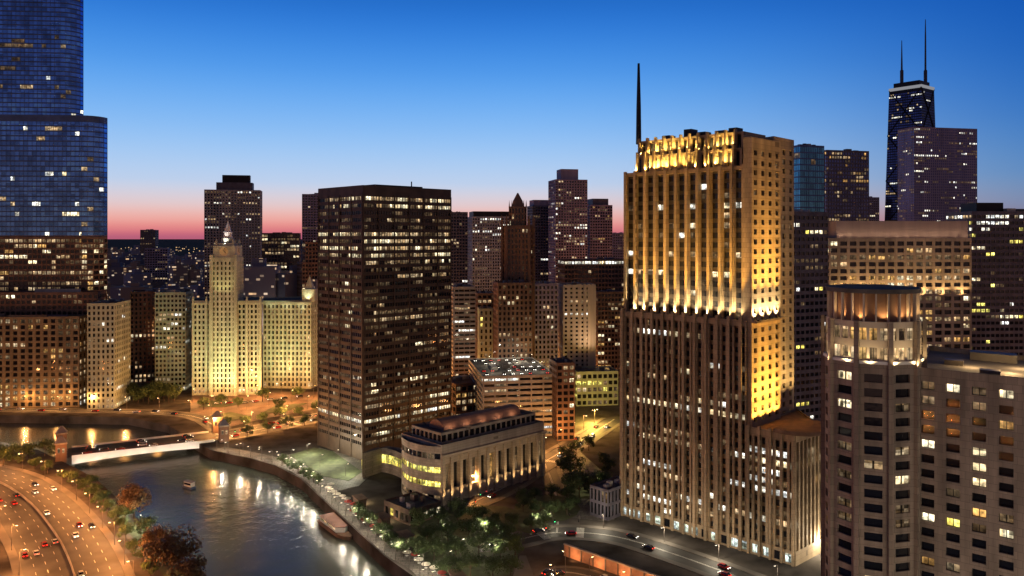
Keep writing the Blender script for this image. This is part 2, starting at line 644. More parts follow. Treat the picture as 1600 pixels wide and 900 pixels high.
def point(parent, loc, power, col=(1, 0.6, 0.28), rad=0.25):
    l = bpy.data.lights.new('lamp_light', 'POINT')
    l.energy = power
    l.color = col
    l.shadow_soft_size = rad
    o = bpy.data.objects.new('lamp_light', l)
    COL.objects.link(o)
    o.location = loc
    if parent:
        o.parent = parent
        o.location = Vector(loc) - wloc(parent)
    return o


def spot(parent, loc, target, power, col, ang=70, blend=0.6, rad=0.3):
    l = bpy.data.lights.new('flood_light', 'SPOT')
    l.energy = power
    l.color = col
    l.shadow_soft_size = rad
    l.spot_size = math.radians(ang)
    l.spot_blend = blend
    o = bpy.data.objects.new('flood_light', l)
    COL.objects.link(o)
    o.location = loc
    d = Vector(target) - Vector(loc)
    o.rotation_euler = d.to_track_quat('-Z', 'Y').to_euler()
    if parent:
        o.parent = parent
        o.location = Vector(loc) - wloc(parent)
    return o
# ------------------------------------------------------------------ sky, camera
cam = bpy.data.cameras.new('camera')
cam.sensor_width = 36
cam.lens = 36 * F / 1600
cam.shift_y = -80 / 1600
cam.clip_end = 60000
cam.clip_start = 1
co = bpy.data.objects.new('camera', cam)
COL.objects.link(co)
co.location = (0, 0, HC)
co.rotation_euler = (math.radians(90), 0, 0)
sc.camera = co

world = bpy.data.worlds.new('World')
sc.world = world
world.use_nodes = True
nt = world.node_tree
nt.nodes.clear()
N, L = nt.nodes.new, nt.links.new
wo = N('ShaderNodeOutputWorld')
bg = N('ShaderNodeBackground')
L(bg.outputs[0], wo.inputs[0])
geo = N('ShaderNodeTexCoord')
sep = N('ShaderNodeSeparateXYZ')
L(geo.outputs['Generated'], sep.inputs[0])


def ramp(stops):
    r = N('ShaderNodeValToRGB')
    r.color_ramp.interpolation = 'B_SPLINE'
    els = r.color_ramp.elements
    while len(els) < len(stops):
        els.new(0.5)
    for e, (p, c) in zip(els, stops):
        e.position = p
        e.color = (*c, 1)
    L(sep.outputs[2], r.inputs[0])
    return r


def srgb(r, g, b):
    f = lambda c: c / 12.92 if c <= 0.04045 else ((c + 0.055) / 1.055) ** 2.4
    return (f(r / 255), f(g / 255), f(b / 255))


# after-glow side (north-west) and the darker side of the dusk sky, by height above the horizon
west = ramp([(0.0, srgb(176, 92, 120)), (0.007, srgb(218, 116, 126)), (0.019, srgb(240, 160, 148)), (0.038, srgb(230, 204, 202)), (0.066, srgb(188, 212, 240)),
             (0.13, srgb(132, 188, 245)), (0.20, srgb(72, 154, 238)), (0.285, srgb(6, 96, 203)), (0.36, srgb(40, 86, 116)), (0.46, srgb(46, 68, 68)), (0.66, srgb(40, 46, 58)), (1.0, srgb(32, 36, 54))])
east = ramp([(0.0, srgb(92, 84, 112)), (0.012, srgb(112, 104, 130)), (0.035, srgb(116, 134, 168)), (0.07, srgb(84, 136, 190)), (0.13, srgb(44, 112, 192)),
             (0.20, srgb(20, 92, 184)), (0.29, srgb(8, 76, 172)), (0.42, srgb(10, 50, 112)), (0.6, srgb(14, 28, 60)), (1.0, srgb(14, 18, 36))])
# azimuth: 1 towards the sunset, 0 away from it
dot = N('ShaderNodeVectorMath')
dot.operation = 'DOT_PRODUCT'
flat = N('ShaderNodeVectorMath')
flat.operation = 'MULTIPLY'
flat.inputs[1].default_value = (1, 1, 0)
L(geo.outputs['Generated'], flat.inputs[0])
nrm = N('ShaderNodeVectorMath')
nrm.operation = 'NORMALIZE'
L(flat.outputs[0], nrm.inputs[0])
L(nrm.outputs[0], dot.inputs[0])
az = math.radians(-17)
dot.inputs[1].default_value = (math.sin(az), math.cos(az), 0)
mr = N('ShaderNodeMapRange')
mr.interpolation_type = 'SMOOTHSTEP'
mr.inputs[1].default_value = 0.58
mr.inputs[2].default_value = 0.97
L(dot.outputs['Value'], mr.inputs[0])
mix = N('ShaderNodeMix')
mix.data_type = 'RGBA'
L(mr.outputs[0], mix.inputs['Factor'])
# opposite the sunset: the dull purple of the earth's shadow and city glow, brightened to lift the shaded facades
back = ramp([(0.0, srgb(138, 104, 92)), (0.05, srgb(128, 102, 102)), (0.12, srgb(102, 94, 118)), (0.22, srgb(84, 86, 120)), (0.35, srgb(66, 70, 98)), (0.6, srgb(46, 50, 72)), (1.0, srgb(32, 36, 54))])
mr2 = N('ShaderNodeMapRange')
mr2.interpolation_type = 'SMOOTHSTEP'
mr2.inputs[1].default_value = -0.25
mr2.inputs[2].default_value = 0.55
L(dot.outputs['Value'], mr2.inputs[0])
mix2 = N('ShaderNodeMix')
mix2.data_type = 'RGBA'
L(mr2.outputs[0], mix2.inputs['Factor'])
L(back.outputs[0], mix2.inputs['A'])
L(east.outputs[0], mix2.inputs['B'])
L(mix2.outputs['Result'], mix.inputs['A'])
L(west.outputs[0], mix.inputs['B'])
# the last of the real twilight scattering on top of the gradient
sky = N('ShaderNodeTexSky')
sky.sky_type = 'NISHITA'
sky.sun_disc = False
sky.sun_elevation = math.radians(-4)
sky.sun_rotation = az
add = N('ShaderNodeMix')
add.data_type = 'RGBA'
add.blend_type = 'ADD'
add.inputs['Factor'].default_value = 0.03
L(mix.outputs['Result'], add.inputs['A'])
L(sky.outputs[0], add.inputs['B'])
L(add.outputs['Result'], bg.inputs[0])
bg.inputs[1].default_value = 1.0

sc.view_settings.view_transform = 'Standard'
sc.view_settings.look = 'None'
sc.view_settings.exposure = 0
sc.view_settings.gamma = 1
sc.cycles.use_denoising = True
sc.cycles.max_bounces = 5
sc.cycles.diffuse_bounces = 2
sc.cycles.glossy_bounces = 3
sc.cycles.sample_clamp_indirect = 4
sc.cycles.use_light_tree = True
sc.cycles.caustics_reflective = False
sc.cycles.caustics_refractive = False

# ------------------------------------------------------------------ land, river
WATER = -5.0
south_px = [(300, 895), (232, 828), (190, 785), (150, 748), (112, 728), (60, 703), (0, 690)]
north_px = [(652, 905), (600, 868), (560, 832), (512, 788), (470, 748), (430, 727), (390, 716), (330, 704), (262, 664), (200, 652), (0, 649)]
SOUTH = [(-62, 150), (-88, 215)] + [G(*q) for q in south_px] + [(-420, 500), (-1500, 640)]
NORTH = [(24, 150), (-8, 215)] + [G(*q) for q in north_px] + [(-440, 575), (-1500, 720)]


def sheet(name, poly, z, m, depth=None, kind='structure'):
    tri = tessellate_polygon([[Vector((q[0], q[1], 0)) for q in poly]])
    g = MB()
    for t in tri:
        pts = [(poly[i][0], poly[i][1], z) for i in t]
        ax, ay = pts[1][0] - pts[0][0], pts[1][1] - pts[0][1]
        bx, by = pts[2][0] - pts[0][0], pts[2][1] - pts[0][1]
        if ax * by - ay * bx < 0:
            pts.reverse()
        g.face(pts)
    if depth:
        n = len(poly)
        for i in range(n):
            a, b = poly[i], poly[(i + 1) % n]
            g.face([(a[0], a[1], z - depth), (b[0], b[1], z - depth), (b[0], b[1], z), (a[0], a[1], z)])
    o = g.build(name, M[m])
    if kind:
        o['kind'] = kind
    return o


sheet('ground', NORTH + [(-30000, 720), (-30000, 40000), (30000, 40000), (30000, -200), (60, -200), (24, 150)][0:5] , 0.0, 'ground', 9)
sheet('riverbank', SOUTH + [(-1500, -200), (-60, -200)], 0.0, 'ground', 9)


def make_water():
    m, nt, out = new_mat('river_water')
    N, L = nt.nodes.new, nt.links.new
    b = N('ShaderNodeBsdfPrincipled')
    L(b.outputs[0], out.inputs[0])
    b.inputs['Base Color'].default_value = (0.10, 0.115, 0.085, 1)
    b.inputs['Roughness'].default_value = 0.2
    b.inputs['IOR'].default_value = 1.75
    tc = N('ShaderNodeTexCoord')
    hs = None
    for s, d, k in ((0.16, 3, 1.0), (0.7, 4, 0.3)):
        n = N('ShaderNodeTexNoise')
        n.inputs['Scale'].default_value = s
        n.inputs['Detail'].default_value = d
        L(tc.outputs['Object'], n.inputs['Vector'])
        mm = N('ShaderNodeMath')
        mm.operation = 'MULTIPLY'
        mm.inputs[1].default_value = k
        L(n.outputs['Fac'], mm.inputs[0])
        if hs is None:
            hs = mm
        else:
            a = N('ShaderNodeMath')
            a.operation = 'ADD'
            L(hs.outputs[0], a.inputs[0])
            L(mm.outputs[0], a.inputs[1])
            hs = a
    bp = N('ShaderNodeBump')
    bp.inputs['Strength'].default_value = 0.3
    bp.inputs['Distance'].default_value = 0.6
    L(hs.outputs[0], bp.inputs['Height'])
    L(bp.outputs[0], b.inputs['Normal'])
    return m


M['water'] = make_water()
g = MB()
g.face([(-2000, -150, WATER), (200, -150, WATER), (200, 760, WATER), (-2000, 760, WATER)])
g.build('water', M['water'])['kind'] = 'structure'


# ------------------------------------------------------------------ roads
def offset_line(pts, off):
    out = []
    for i, q in enumerate(pts):
        a, b = pts[max(i - 1, 0)], pts[min(i + 1, len(pts) - 1)]
        dx, dy = b[0] - a[0], b[1] - a[1]
        k = math.hypot(dx, dy)
        out.append((q[0] - dy / k * off, q[1] + dx / k * off))
    return out


def smooth_line(pts, n=6):
    out = []
    P = [pts[0]] + list(pts) + [pts[-1]]
    for i in range(1, len(P) - 2):
        for k in range(n):
            t = k / n
            q = []
            for c in (0, 1):
                p0, p1, p2, p3 = P[i - 1][c], P[i][c], P[i + 1][c], P[i + 2][c]
                q.append(0.5 * (2 * p1 + (p2 - p0) * t + (2 * p0 - 5 * p1 + 4 * p2 - p3) * t * t + (3 * p1 - p0 - 3 * p2 + p3) * t ** 3))
            out.append(tuple(q))
    out.append(pts[-1])
    return out


def at_len(line, s):
    for a, b in zip(line, line[1:]):
        k = math.hypot(b[0] - a[0], b[1] - a[1])
        if s <= k:
            return (a[0] + (b[0] - a[0]) * s / k, a[1] + (b[1] - a[1]) * s / k), ((b[0] - a[0]) / k, (b[1] - a[1]) / k)
        s -= k
    return line[-1], ((b[0] - a[0]) / k, (b[1] - a[1]) / k)


def length(line):
    return sum(math.hypot(b[0] - a[0], b[1] - a[1]) for a, b in zip(line, line[1:]))


def ribbon(line, o0, o1, z, g=None, z2=None):
    g = g or MB()
    A, B = offset_line(line, o0), offset_line(line, o1)
    for i in range(len(line) - 1):
        g.face([(A[i][0], A[i][1], z), (A[i + 1][0], A[i + 1][1], z), (B[i + 1][0], B[i + 1][1], z), (B[i][0], B[i][1], z)][::-1])
    return g


def road(name, line, w, lanes=4, z=0.012, walks=3.0, kerbs=True):
    r = ribbon(line, -w / 2, w / 2, z).build(name, M['asphalt'])
    r['kind'] = 'structure'
    mk = MB()
    for k in range(1, lanes):
        off = -w / 2 + w * k / lanes
        ln = length(line)
        if k == lanes // 2:
            for o in (-0.25, 0.25):
                A = offset_line(line, off + o)
                ribbon(A, -0.08, 0.08, z + 0.006, mk)
        else:
            s = 2.0
            while s < ln - 4:
                p, d = at_len(line, s)
                p = (p[0] - d[1] * off, p[1] + d[0] * off)
                hx, hy = d[0] * 1.5, d[1] * 1.5
                nx, ny = -d[1] * 0.08, d[0] * 0.08
                mk.face([(p[0] - hx - nx, p[1] - hy - ny, z + 0.006), (p[0] + hx - nx, p[1] + hy - ny, z + 0.006), (p[0] + hx + nx, p[1] + hy + ny, z + 0.006), (p[0] - hx + nx, p[1] - hy + ny, z + 0.006)])
                s += 9
    mk.build('road_markings', M['paint'])['kind'] = 'structure'
    if kerbs:
        for sg in (-1, 1):
            o0 = sg * w / 2
            o1 = sg * (w / 2 + walks)
            A, B = offset_line(line, o0), offset_line(line, o1)
            g = MB()
            n = len(line)
            for i in range(n - 1):
                for (p, q, z0, z1) in ((A, A, z, z + .14), (A, B, z + .14, z + .14), (B, B, z + .14, z)):
                    g.face([(p[i][0], p[i][1], z0), (p[i + 1][0], p[i + 1][1], z0), (q[i + 1][0], q[i + 1][1], z1), (q[i][0], q[i][1], z1)])
            g.build('pavement', M['paving'])['kind'] = 'structure'


riverside = smooth_line([G(-330, 718), G(-140, 728), G(-20, 748), G(40, 780), G(85, 832), G(112, 885), G(130, 960)])
road('riverside_road', riverside, 30, 8)
avenue = smooth_line([G(335, 684), G(420, 668), G(500, 652), G(640, 630), G(900, 600)])
road('avenue', avenue, 20, 4)
quay_street = smooth_line([(-460, 582), G(0, 640), G(200, 643), G(300, 650), G(345, 672)])
road('quay_street', quay_street, 8, 2)
side_street = smooth_line([G(722, 792), G(790, 760), G(850, 722), G(905, 690), G(960, 655)])
road('side_street', side_street, 12, 2)
east_road = smooth_line([G(745, 850), G(800, 845), G(870, 832), G(960, 838), G(1060, 868), G(1180, 912), G(1300, 960)])
road('east_road', east_road, 11, 2)
cross_street = smooth_line([G(870, 832), G(872, 800), G(865, 760), G(850, 722)])
road('cross_street', cross_street, 9, 2, z=0.02, kerbs=False)


def crosswalk(line, s, w, z=.02):
    p, d = at_len(line, s)
    g = MB()
    k = -w / 2 + .5
    while k < w / 2:
        c = (p[0] - d[1] * k, p[1] + d[0] * k)
        q = [(c[0] + d[0] * a * 1.6 - d[1] * b * .25, c[1] + d[1] * a * 1.6 + d[0] * b * .25) for a, b in ((-1, -1), (1, -1), (1, 1), (-1, 1))]
        g.face([(x, y, z) for x, y in q])
        k += 1.1
    g.build('crosswalk', M['paint'])['kind'] = 'structure'


crosswalk(avenue, 6, 20)
crosswalk(avenue, 52, 20)
crosswalk(east_road, 28, 11)
crosswalk(east_road, 44, 11)
crosswalk(side_street, 4, 12)
crosswalk(side_street, 84, 12)
crosswalk(riverside, 60, 34)
low_road = smooth_line([G(838, 930), G(868, 896), G(925, 902), G(1000, 938), G(1080, 980)])
road('low_road', low_road, 8, 2, z=.03, walks=1.5)

# riverwalk along the north bank, plaza in front of the banded tower
bank = smooth_line(NORTH[1:10], 5)
ribbon(bank, -9.5, -0.8, 0.02).build('riverwalk', M['slabs'])['kind'] = 'structure'
plaza_poly = [G(428, 716), G(470, 735), G(516, 770), G(560, 760), G(585, 738), G(560, 716), G(500, 700)]
sheet('plaza', plaza_poly, 0.16, 'slabs', 0.16)
sheet('square', [G(296, 655), G(340, 672), G(395, 658), G(497, 638), G(497, 612), G(300, 612)], 0.006, 'redslabs')
for k, q in enumerate((((318, 652), (352, 660), (392, 651), (360, 644)), ((405, 648), (450, 642), (480, 630), (430, 634)), ((310, 636), (350, 636), (395, 627), (330, 626)))):
    sheet('planting_bed', [G(*p) for p in q], .2, 'lawn', .2)
sheet('forecourt', [G(700, 800), G(760, 778), G(830, 742), G(848, 712), G(690, 790)], 0.005, 'slabs')
sheet('east_square', [G(868, 806), G(950, 815), G(960, 812), G(968, 760), G(900, 700), G(870, 730)], 0.007, 'slabs')
lawn_poly = [G(452, 712), G(505, 745), G(545, 752), G(566, 738), G(520, 706), G(490, 700)]
sheet('plaza_lawn', lawn_poly, 0.3, 'lawn', 0.12)
sheet('park_lawn', [G(640, 800), G(760, 795), G(815, 850), G(800, 898), G(720, 912), G(690, 900), G(645, 860)], 0.05, 'lawn')
sheet('traffic_island', [G(752, 790), G(790, 792), G(850, 812), G(862, 826), G(830, 834), G(790, 826)], 0.18, 'lawn', 0.15)
sheet('roundabout_lawn', [G(800 + 52 * math.cos(t * math.pi / 6) + 55, 795 - 22 * math.sin(t * math.pi / 6)) for t in range(12)], 0.05, 'lawn')
sheet('tower_lawn', [G(878, 775), G(955, 785), G(958, 752), G(905, 742)], 0.05, 'lawn')
sheet('riverside_slope', [G(115, 738), G(150, 757), G(200, 806), G(262, 876), G(300, 905), G(260, 905), G(215, 850), G(160, 780)], 0.04, 'lawn')
# ------------------------------------------------------------------ buildings
def base_of(vis, back):
    q = vis + back
    return (sum(p[0] for p in q) / len(q), sum(p[1] for p in q) / len(q), 0)


def simple(name, label, cat, px, d, top_py, a=45.0, dl=None, dr=None, fh=3.6, lit=None, z1=None, group=None, z0=0.0, **kw):
    vis, back = plan(px[0], px[1], px[2], d, a, dl, dr)
    z1 = z1 if z1 is not None else ZZ(top_py, d)
    root = thing(name, label, cat, base_of(vis, back), 0, group)
    nf = min(100, max(1, round((z1 - z0 - kw.get('base', 0) - kw.get('top', 1.2)) / fh)))
    tower(root, vis, back, z0, z1, nf, lit=lit, **kw)
    roof_clutter(root, vis, back, z1 - .9, 4, int(d + px[0]))
    return root, vis, back, z1


def roof_clutter(root, vis, back, z, n, seed, lo=.12, hi=.88, big=1.0):
    r = random.Random(seed)
    for i in range(n):
        u, v = lo + (hi - lo) * (i + r.random() * .8) / n, r.uniform(.15, .75)
        if len(vis) != 3:
            return
        du, dv = r.uniform(.03, .07) * big, r.uniform(.05, .12) * big
        roof_box(root, 'roof_unit', vis, back, u - du, u + du, v - dv, v + dv, z + .01, z + r.uniform(1.2, 2.8), M[r.choice(('grey', 'dark', 'steel'))])


WARM = ('warm', 'dim', 'bright', 'dim')
COOL = ('white', 'dim', 'dim', 'warm')

# --- glass skyscraper at the left edge
def arc(c, r, a0, a1, n):
    return [(c[0] + r * math.cos(math.radians(a0 + (a1 - a0) * i / n)), c[1] + r * math.sin(math.radians(a0 + (a1 - a0) * i / n))) for i in range(n + 1)]


def blue_tower():
    root = thing('glass_skyscraper', 'stepped blue glass skyscraper with rounded corner cut by the left edge', 'skyscraper', (-380, 640, 0))
    z = ZZ(180, 596)
    xr = AT(168, 610)[0]

    def row(e, fl, nb, nf, r=random.Random(5)):
        zz = z * (fl + .5) / nf
        p = 0.07 * r.choice((0, .3, .7, 1, 2.0, 3))
        mx = ('white', 'bright', 'dim', 'warm', 'dim') if zz > 0 else ('dim', 'warm', 'dim', 'dim', 'amber', 'warm', 'dim')
        out, cur = [], 'off'
        for i in range(nb):
            if i == 0 or r.random() > .62:
                cur = r.choice(mx) if r.random() < p else 'off'
            out.append(cur)
        return out
    zm = 121.0
    vis = [(-470, 586), (xr - 14, 596)] + arc((xr - 14, 610), 14, -84, 0, 5)
    bk = [(xr - 28, 650), (-480, 650)]
    r0 = random.Random(6)

    def lowrow(e, fl, nb, nf):
        p = r0.choice((.25, .5, .65, .8))
        out, cur = [], 'off'
        for i in range(nb):
            if i == 0 or r0.random() > .5:
                cur = r0.choice(('dim', 'warm', 'dim', 'dim', 'amber', 'warm', 'bright', 'dim')) if r0.random() < p else 'off'
            out.append(cur)
        return out
    tower(root, vis, bk, 0, zm, 30, bay=3.4, ow=.8, oh=.62, sill=.2, depth=.4, wall='darkbrown', lit=lowrow, top=2, wallname='lower_wall')  # lit floors; the brown wall stands in for the reflected city
    tower(root, vis, bk, zm - .9, z, 23, bay=3.1, ow=.94, oh=.74, sill=.14, depth=.18, wall='bluemetal', glass='blueglass', lit=row, top=4.5, wallname='middle_wall')
    xr2 = AT(126, 606)[0]

    def row2(e, fl, nb, nf, r=random.Random(8)):
        p = 0.06 * r.choice((0, .2, .7, 1, 2.5, 4))
        out, cur = [], 'off'
        for i in range(nb):
            if i == 0 or r.random() > .6:
                cur = r.choice(COOL) if r.random() < p else 'off'
            out.append(cur)
        return out
    vis = [(-455, 588), (xr2 - 12, 598)] + arc((xr2 - 12, 610), 12, -84, 0, 5)
    tower(root, vis, [(xr2 - 26, 645), (-465, 645)], z - .9, 342, 38, bay=3.1, ow=.94, oh=.74, sill=.14, depth=.18, wall='bluemetal', glass='blueglass', lit=row2, top=3, wallname='upper_wall')


blue_tower()

# --- buildings at its feet, along the far quay
lowlit = rows(.5, 21, ('amber', 'warm', 'dim', 'dim', 'dim'), {0: (.8, ('bright', 'warm', 'white')), 1: (.75, ('warm', 'amber', 'bright'))})
simple('quay_block', 'wide amber lit block with stone piers on the far quay below the glass skyscraper', 'building', (-260, -250, 136), 553, 497, a=4, dl=12, fh=4.2, bay=5.2, ow=.62, oh=.66, depth=.9, wall='olive', lit=lowlit)
simple('setback_block', 'dark flat roofed block rising behind the amber lit quay block', 'building', (-230, -220, 166), 569, 458, a=4, dl=14, fh=4.0, bay=3.6, wall='darkbrown', lit=rows(.22, 22, WARM))
simple('slab_building', 'narrow pale green floodlit slab at the end of the amber quay block', 'building', (136, 140, 204), 556, 474, a=6, dl=30, fh=3.8, bay=3.2, ow=.5, wall='greenish', lit=rows(.16, 23, COOL, {0: (.8, ('bright', 'warm')), 1: (.5, WARM)}))
simple('brick_building', 'dark red brick building with few lights behind the far quay trees', 'building', (203, 208, 246), 655, 456, a=20, fh=3.7, bay=3.0, ow=.5, wall='brown', lit=rows(.18, 24, WARM, {0: (.7, ('warm', 'white')), 1: (.7, WARM)}))
simple('office_block', 'grey green office block beside the floodlit clock tower building', 'office', (242, 247, 303), 622, 457, a=8, dl=25, fh=3.6, bay=2.8, ow=.62, oh=.55, wall='greenish', lit=rows(.22, 25, COOL, {0: (.8, ('white', 'bright'))}))


# --- floodlit clock tower building
def clock_building():
    root = thing('clock_tower_building', 'cream floodlit building with a tall clock tower and pale spire', 'building', (-190, 640, 0))
    D = 606
    lo = rows(.10, 31, ('dim', 'warm', 'dim'), {0: (.6, ('warm', 'bright'))})
    vis = [AT(302, 634), AT(302, D), AT(409, D + 3), AT(409, D + 40)]
    zt = ZZ(470, D)
    tower(root, vis, [(vis[3][0] - 30, vis[3][1] + 8)], 0, zt, 17, bay=3.0, ow=.5, oh=.6, sill=.2, depth=.5, wall='cream', lit=lo, top=2.4, base=1)
    # piers
    x0, x1 = vis[1][0], vis[2][0]
    for i in range(6):
        g = MB()
        u = x0 + (x1 - x0) * i / 5
        g.box(u - .7, u + .7, D - .9, D + .3, 0, zt + 1.6)
        g.box(u - .45, u + .45, D - .65, D + .25, zt + 1.6, zt + 3.2)
        g.build('pier', M['cream'], root)
    g = MB()
    g.box(x0 - .8, x1 + .8, D - 1.1, D - .02, zt - 2.2, zt - 1.3)
    g.build('cornice', M['cream'], root)
    # clock tower shaft, belfry, spire
    c = AT(356, D + 6)
    h = 9.0
    sq = lambda k: [(c[0] - k, c[1] - k), (c[0] + k, c[1] - k), (c[0] + k, c[1] + k), (c[0] - k, c[1] + k)]
    za = ZZ(402, D)
    q = sq(h)
    tower(root, [q[3], q[0], q[1], q[2]], [], 0, za, 26, bay=3.0, ow=.42, oh=.6, depth=.6, wall='cream', lit=rows(.06, 33, ('dim', 'warm')), top=2.5, base=2, wallname='tower_wall')
    for sx in (-1, 1):
        g = MB()
        g.box(c[0] + sx * h - 1.2, c[0] + sx * h + 1.2, c[1] - h - 1.1, c[1] - h + 1, 0, za + 2)
        g.build('corner_pier', M['cream'], root)
    zb = ZZ(384, D)
    g = MB()
    g.prism(sq(8.2), za - .6, zb)
    g.build('clock_stage', M['cream'], root)
    for dx, dy in ((0, -1), (1, 0)):
        f = MB()
        n = 24
        r = 3.3
        zc = (za + zb) / 2
        if dy:
            pts = [(c[0] + r * math.cos(2 * math.pi * i / n), c[1] - 8.26, zc + r * math.sin(2 * math.pi * i / n)) for i in range(n)]
        else:
            pts = [(c[0] + 8.26, c[1] + r * math.cos(2 * math.pi * i / n), zc + r * math.sin(2 * math.pi * i / n)) for i in range(n)]
        f.face(pts)
        fc = f.build('clock_face', M['clockface'], root)
        hd = MB()
        if dy:
            hd.tube([(c[0], c[1] - 8.34, zc), (c[0] + .3, c[1] - 8.34, zc + 2.6)], .16, 4)
            hd.tube([(c[0], c[1] - 8.38, zc), (c[0] + 1.5, c[1] - 8.38, zc - .9)], .2, 4)
        else:
            hd.tube([(c[0] + 8.34, c[1], zc), (c[0] + 8.34, c[1] + .3, zc + 2.6)], .16, 4)
            hd.tube([(c[0] + 8.38, c[1], zc), (c[0] + 8.38, c[1] + 1.5, zc - .9)], .2, 4)
        hd.build('clock_hands', M['black'], fc)
    g = MB()
    oc = lambda k: [(c[0] + k * math.cos(math.radians(22.5 + 45 * i)), c[1] + k * math.sin(math.radians(22.5 + 45 * i))) for i in range(8)]
    zc = ZZ(372, D)
    g.prism(sq(6.2), zb, zb + 2)
    g.prism(oc(5.2), zb + 2, zc, poly2=oc(4.6))
    g.build('belfry', M['cream'], root)
    for k in range(4):
        f = MB()
        px, py = c[0] + 6.3 * (-1, 1, 1, -1)[k], c[1] + 6.3 * (-1, -1, 1, 1)[k]
        f.prism([(px - .8, py - .8), (px + .8, py - .8), (px + .8, py + .8), (px - .8, py + .8)], zb, zb + 3.2)
        f.prism([(px - .8, py - .8), (px + .8, py - .8), (px + .8, py + .8), (px - .8, py + .8)], zb + 3.2, zb + 5.5, poly2=[(px, py)] * 4)
        f.build('pinnacle', M['cream'], root)
    g = MB()
    g.prism(oc(3.4), zc, zc + 4, poly2=oc(3.0))
    g.prism(oc(3.6), zc + 4, zc + 4.6)
    g.prism(oc(2.6), zc + 4.6, zc + 8, poly2=oc(1.9))
    g.prism(oc(1.9), zc + 8, ZZ(345, D), poly2=oc(.15))
    g.build('spire', M['whitepaint'], root)
    # floodlights across the street and at the foot of the tower
    YG = (0.56, 1.0, 0.48)
    for px, pw in ((318, 26), (356, 40), (395, 26)):
        q = AT(px, D - 34)
        spot(root, (q[0], q[1], 7), (AT(px, D)[0], D, 30), pw * 1000, YG, 95, .9)
    for dx in (-6, 0, 6):
        spot(root, (c[0] + dx, c[1] - h - 4.5, 2), (c[0] + dx, c[1] - h, 60), 11000, YG, 60, .8)
    spot(root, (c[0] - 4, c[1] - 16, zt + 1), (c[0], c[1] - 8, za), 5000, (1, .85, .3), 80, .8)
    spot(root, (c[0] + 4, c[1] - 16, zt + 1), (c[0], c[1] - 8, za), 5000, (1, .85, .3), 80, .8)
    spot(root, (c[0], c[1] - 8, zb + .5), (c[0], c[1], zb + 20), 9000, (1, .95, .9), 80, .8)


M['clockface'] = mat('clock_face_enamel', (0.75, 0.62, 0.35), 0.5)
clock_building()


def annex():
    D = 632
    root = thing('annex_building', 'lower cream floodlit annex with bright cornice beside the clock tower building', 'building', (-160, 650, 0))
    vis = [AT(411, D + 2), AT(486, D), AT(506, D + 22)]
    zt = ZZ(470, D)
    tower(root, vis, [(AT(506, D + 22)[0] - 25, D + 45), AT(411, D + 35)], 0, zt, 16, bay=3.2, ow=.46, oh=.6, depth=.5, wall='cream', lit=rows(.08, 35, ('dim', 'warm', 'dim'), {0: (.7, ('warm', 'bright'))}), top=2.6, base=1)
    g = MB()
    g.box(vis[0][0] - .5, vis[1][0] + .5, D - 1.0, D - .05 + 0, zt - 2.4, zt - 1.0)
    g.build('cornice', M['cream'], root)
    q = AT(484, D + 6)
    g = MB()
    g.box(q[0] - 5, q[0] + 5, q[1] - 5, q[1] + 5, zt - .8, zt + 9)
    g.prism([(q[0] - 3.4, q[1] - 3.4), (q[0] + 3.4, q[1] - 3.4), (q[0] + 3.4, q[1] + 3.4), (q[0] - 3.4, q[1] + 3.4)], zt + 9, zt + 20, poly2=[(q[0], q[1])] * 4)
    g.build('corner_turret', M['cream'], root)
    YG = (0.56, 1.0, 0.48)
    for px in (430, 470):
        p = AT(px, D - 32)
        spot(root, (p[0], p[1], 7), (AT(px, D)[0], D, 32), 27000, YG, 95, .9)
    for px in (420, 445, 470):
        p = AT(px, D - 3.5)
        spot(root, (p[0], p[1], zt - 9), (p[0], D - .5, zt), 2000, (1, 1, .6), 100, .9)
    spot(root, (q[0], q[1] - 9, zt + .5), (q[0], q[1], zt + 10), 3500, (1, 1, .6), 80, .8)


annex()

# --- far towers behind the clock tower building
r_, v_, b_, z_ = simple('apartment_tower', 'grey apartment tower with dark stepped top behind the clock tower', 'tower', (319, 331, 410), 900, 296, a=12, fh=3.1, bay=3.2, ow=.55, oh=.55, depth=.5, wall='grey', lit=rows(.26, 41, COOL))
roof_box(r_, 'mechanical_penthouse', v_, b_, .2, .86, .15, .8, z_ - .9, ZZ(284, 900), M['dark'])
roof_box(r_, 'water_tank_house', v_, b_, .33, .66, .2, .7, ZZ(284, 900), ZZ(272, 900), M['black'])
simple('office_block', 'low dark office block speckled with lights behind the cream annex', 'office', (409, 414, 470), 830, 364, a=12, dl=30, bay=3.2, fh=3.6, wall='darkbrown', lit=rows(.34, 42, ('warm', 'bright', 'dim', 'dim')))
r_, v_, b_, z_ = simple('stepped_tower', 'slim brown stepped tower just left of the dark banded tower', 'tower', (464, 472, 506), 720, 410, a=30, bay=3.0, fh=3.6, wall='brown', lit=rows(.2, 43, WARM))
v2, b2 = inset(v_, b_, .62)
tower(r_, v2, b2, z_ - .9, ZZ(378, 720), 5, wall='brown', lit=rows(.2, 44, WARM), wallname='upper_wall')
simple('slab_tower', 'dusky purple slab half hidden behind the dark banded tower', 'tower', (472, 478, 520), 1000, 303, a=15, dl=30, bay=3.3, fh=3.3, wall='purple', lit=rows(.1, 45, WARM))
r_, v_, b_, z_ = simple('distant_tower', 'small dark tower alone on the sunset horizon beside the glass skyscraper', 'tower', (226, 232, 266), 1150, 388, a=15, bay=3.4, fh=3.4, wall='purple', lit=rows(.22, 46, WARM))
simple('distant_tower', 'small flat topped silhouette tower standing highest in the sunset gap', 'tower', (219, 222, 248), 1600, 359, a=12, dl=30, bay=3.6, fh=3.6, wall='dark', lit=rows(.1, 47, WARM))


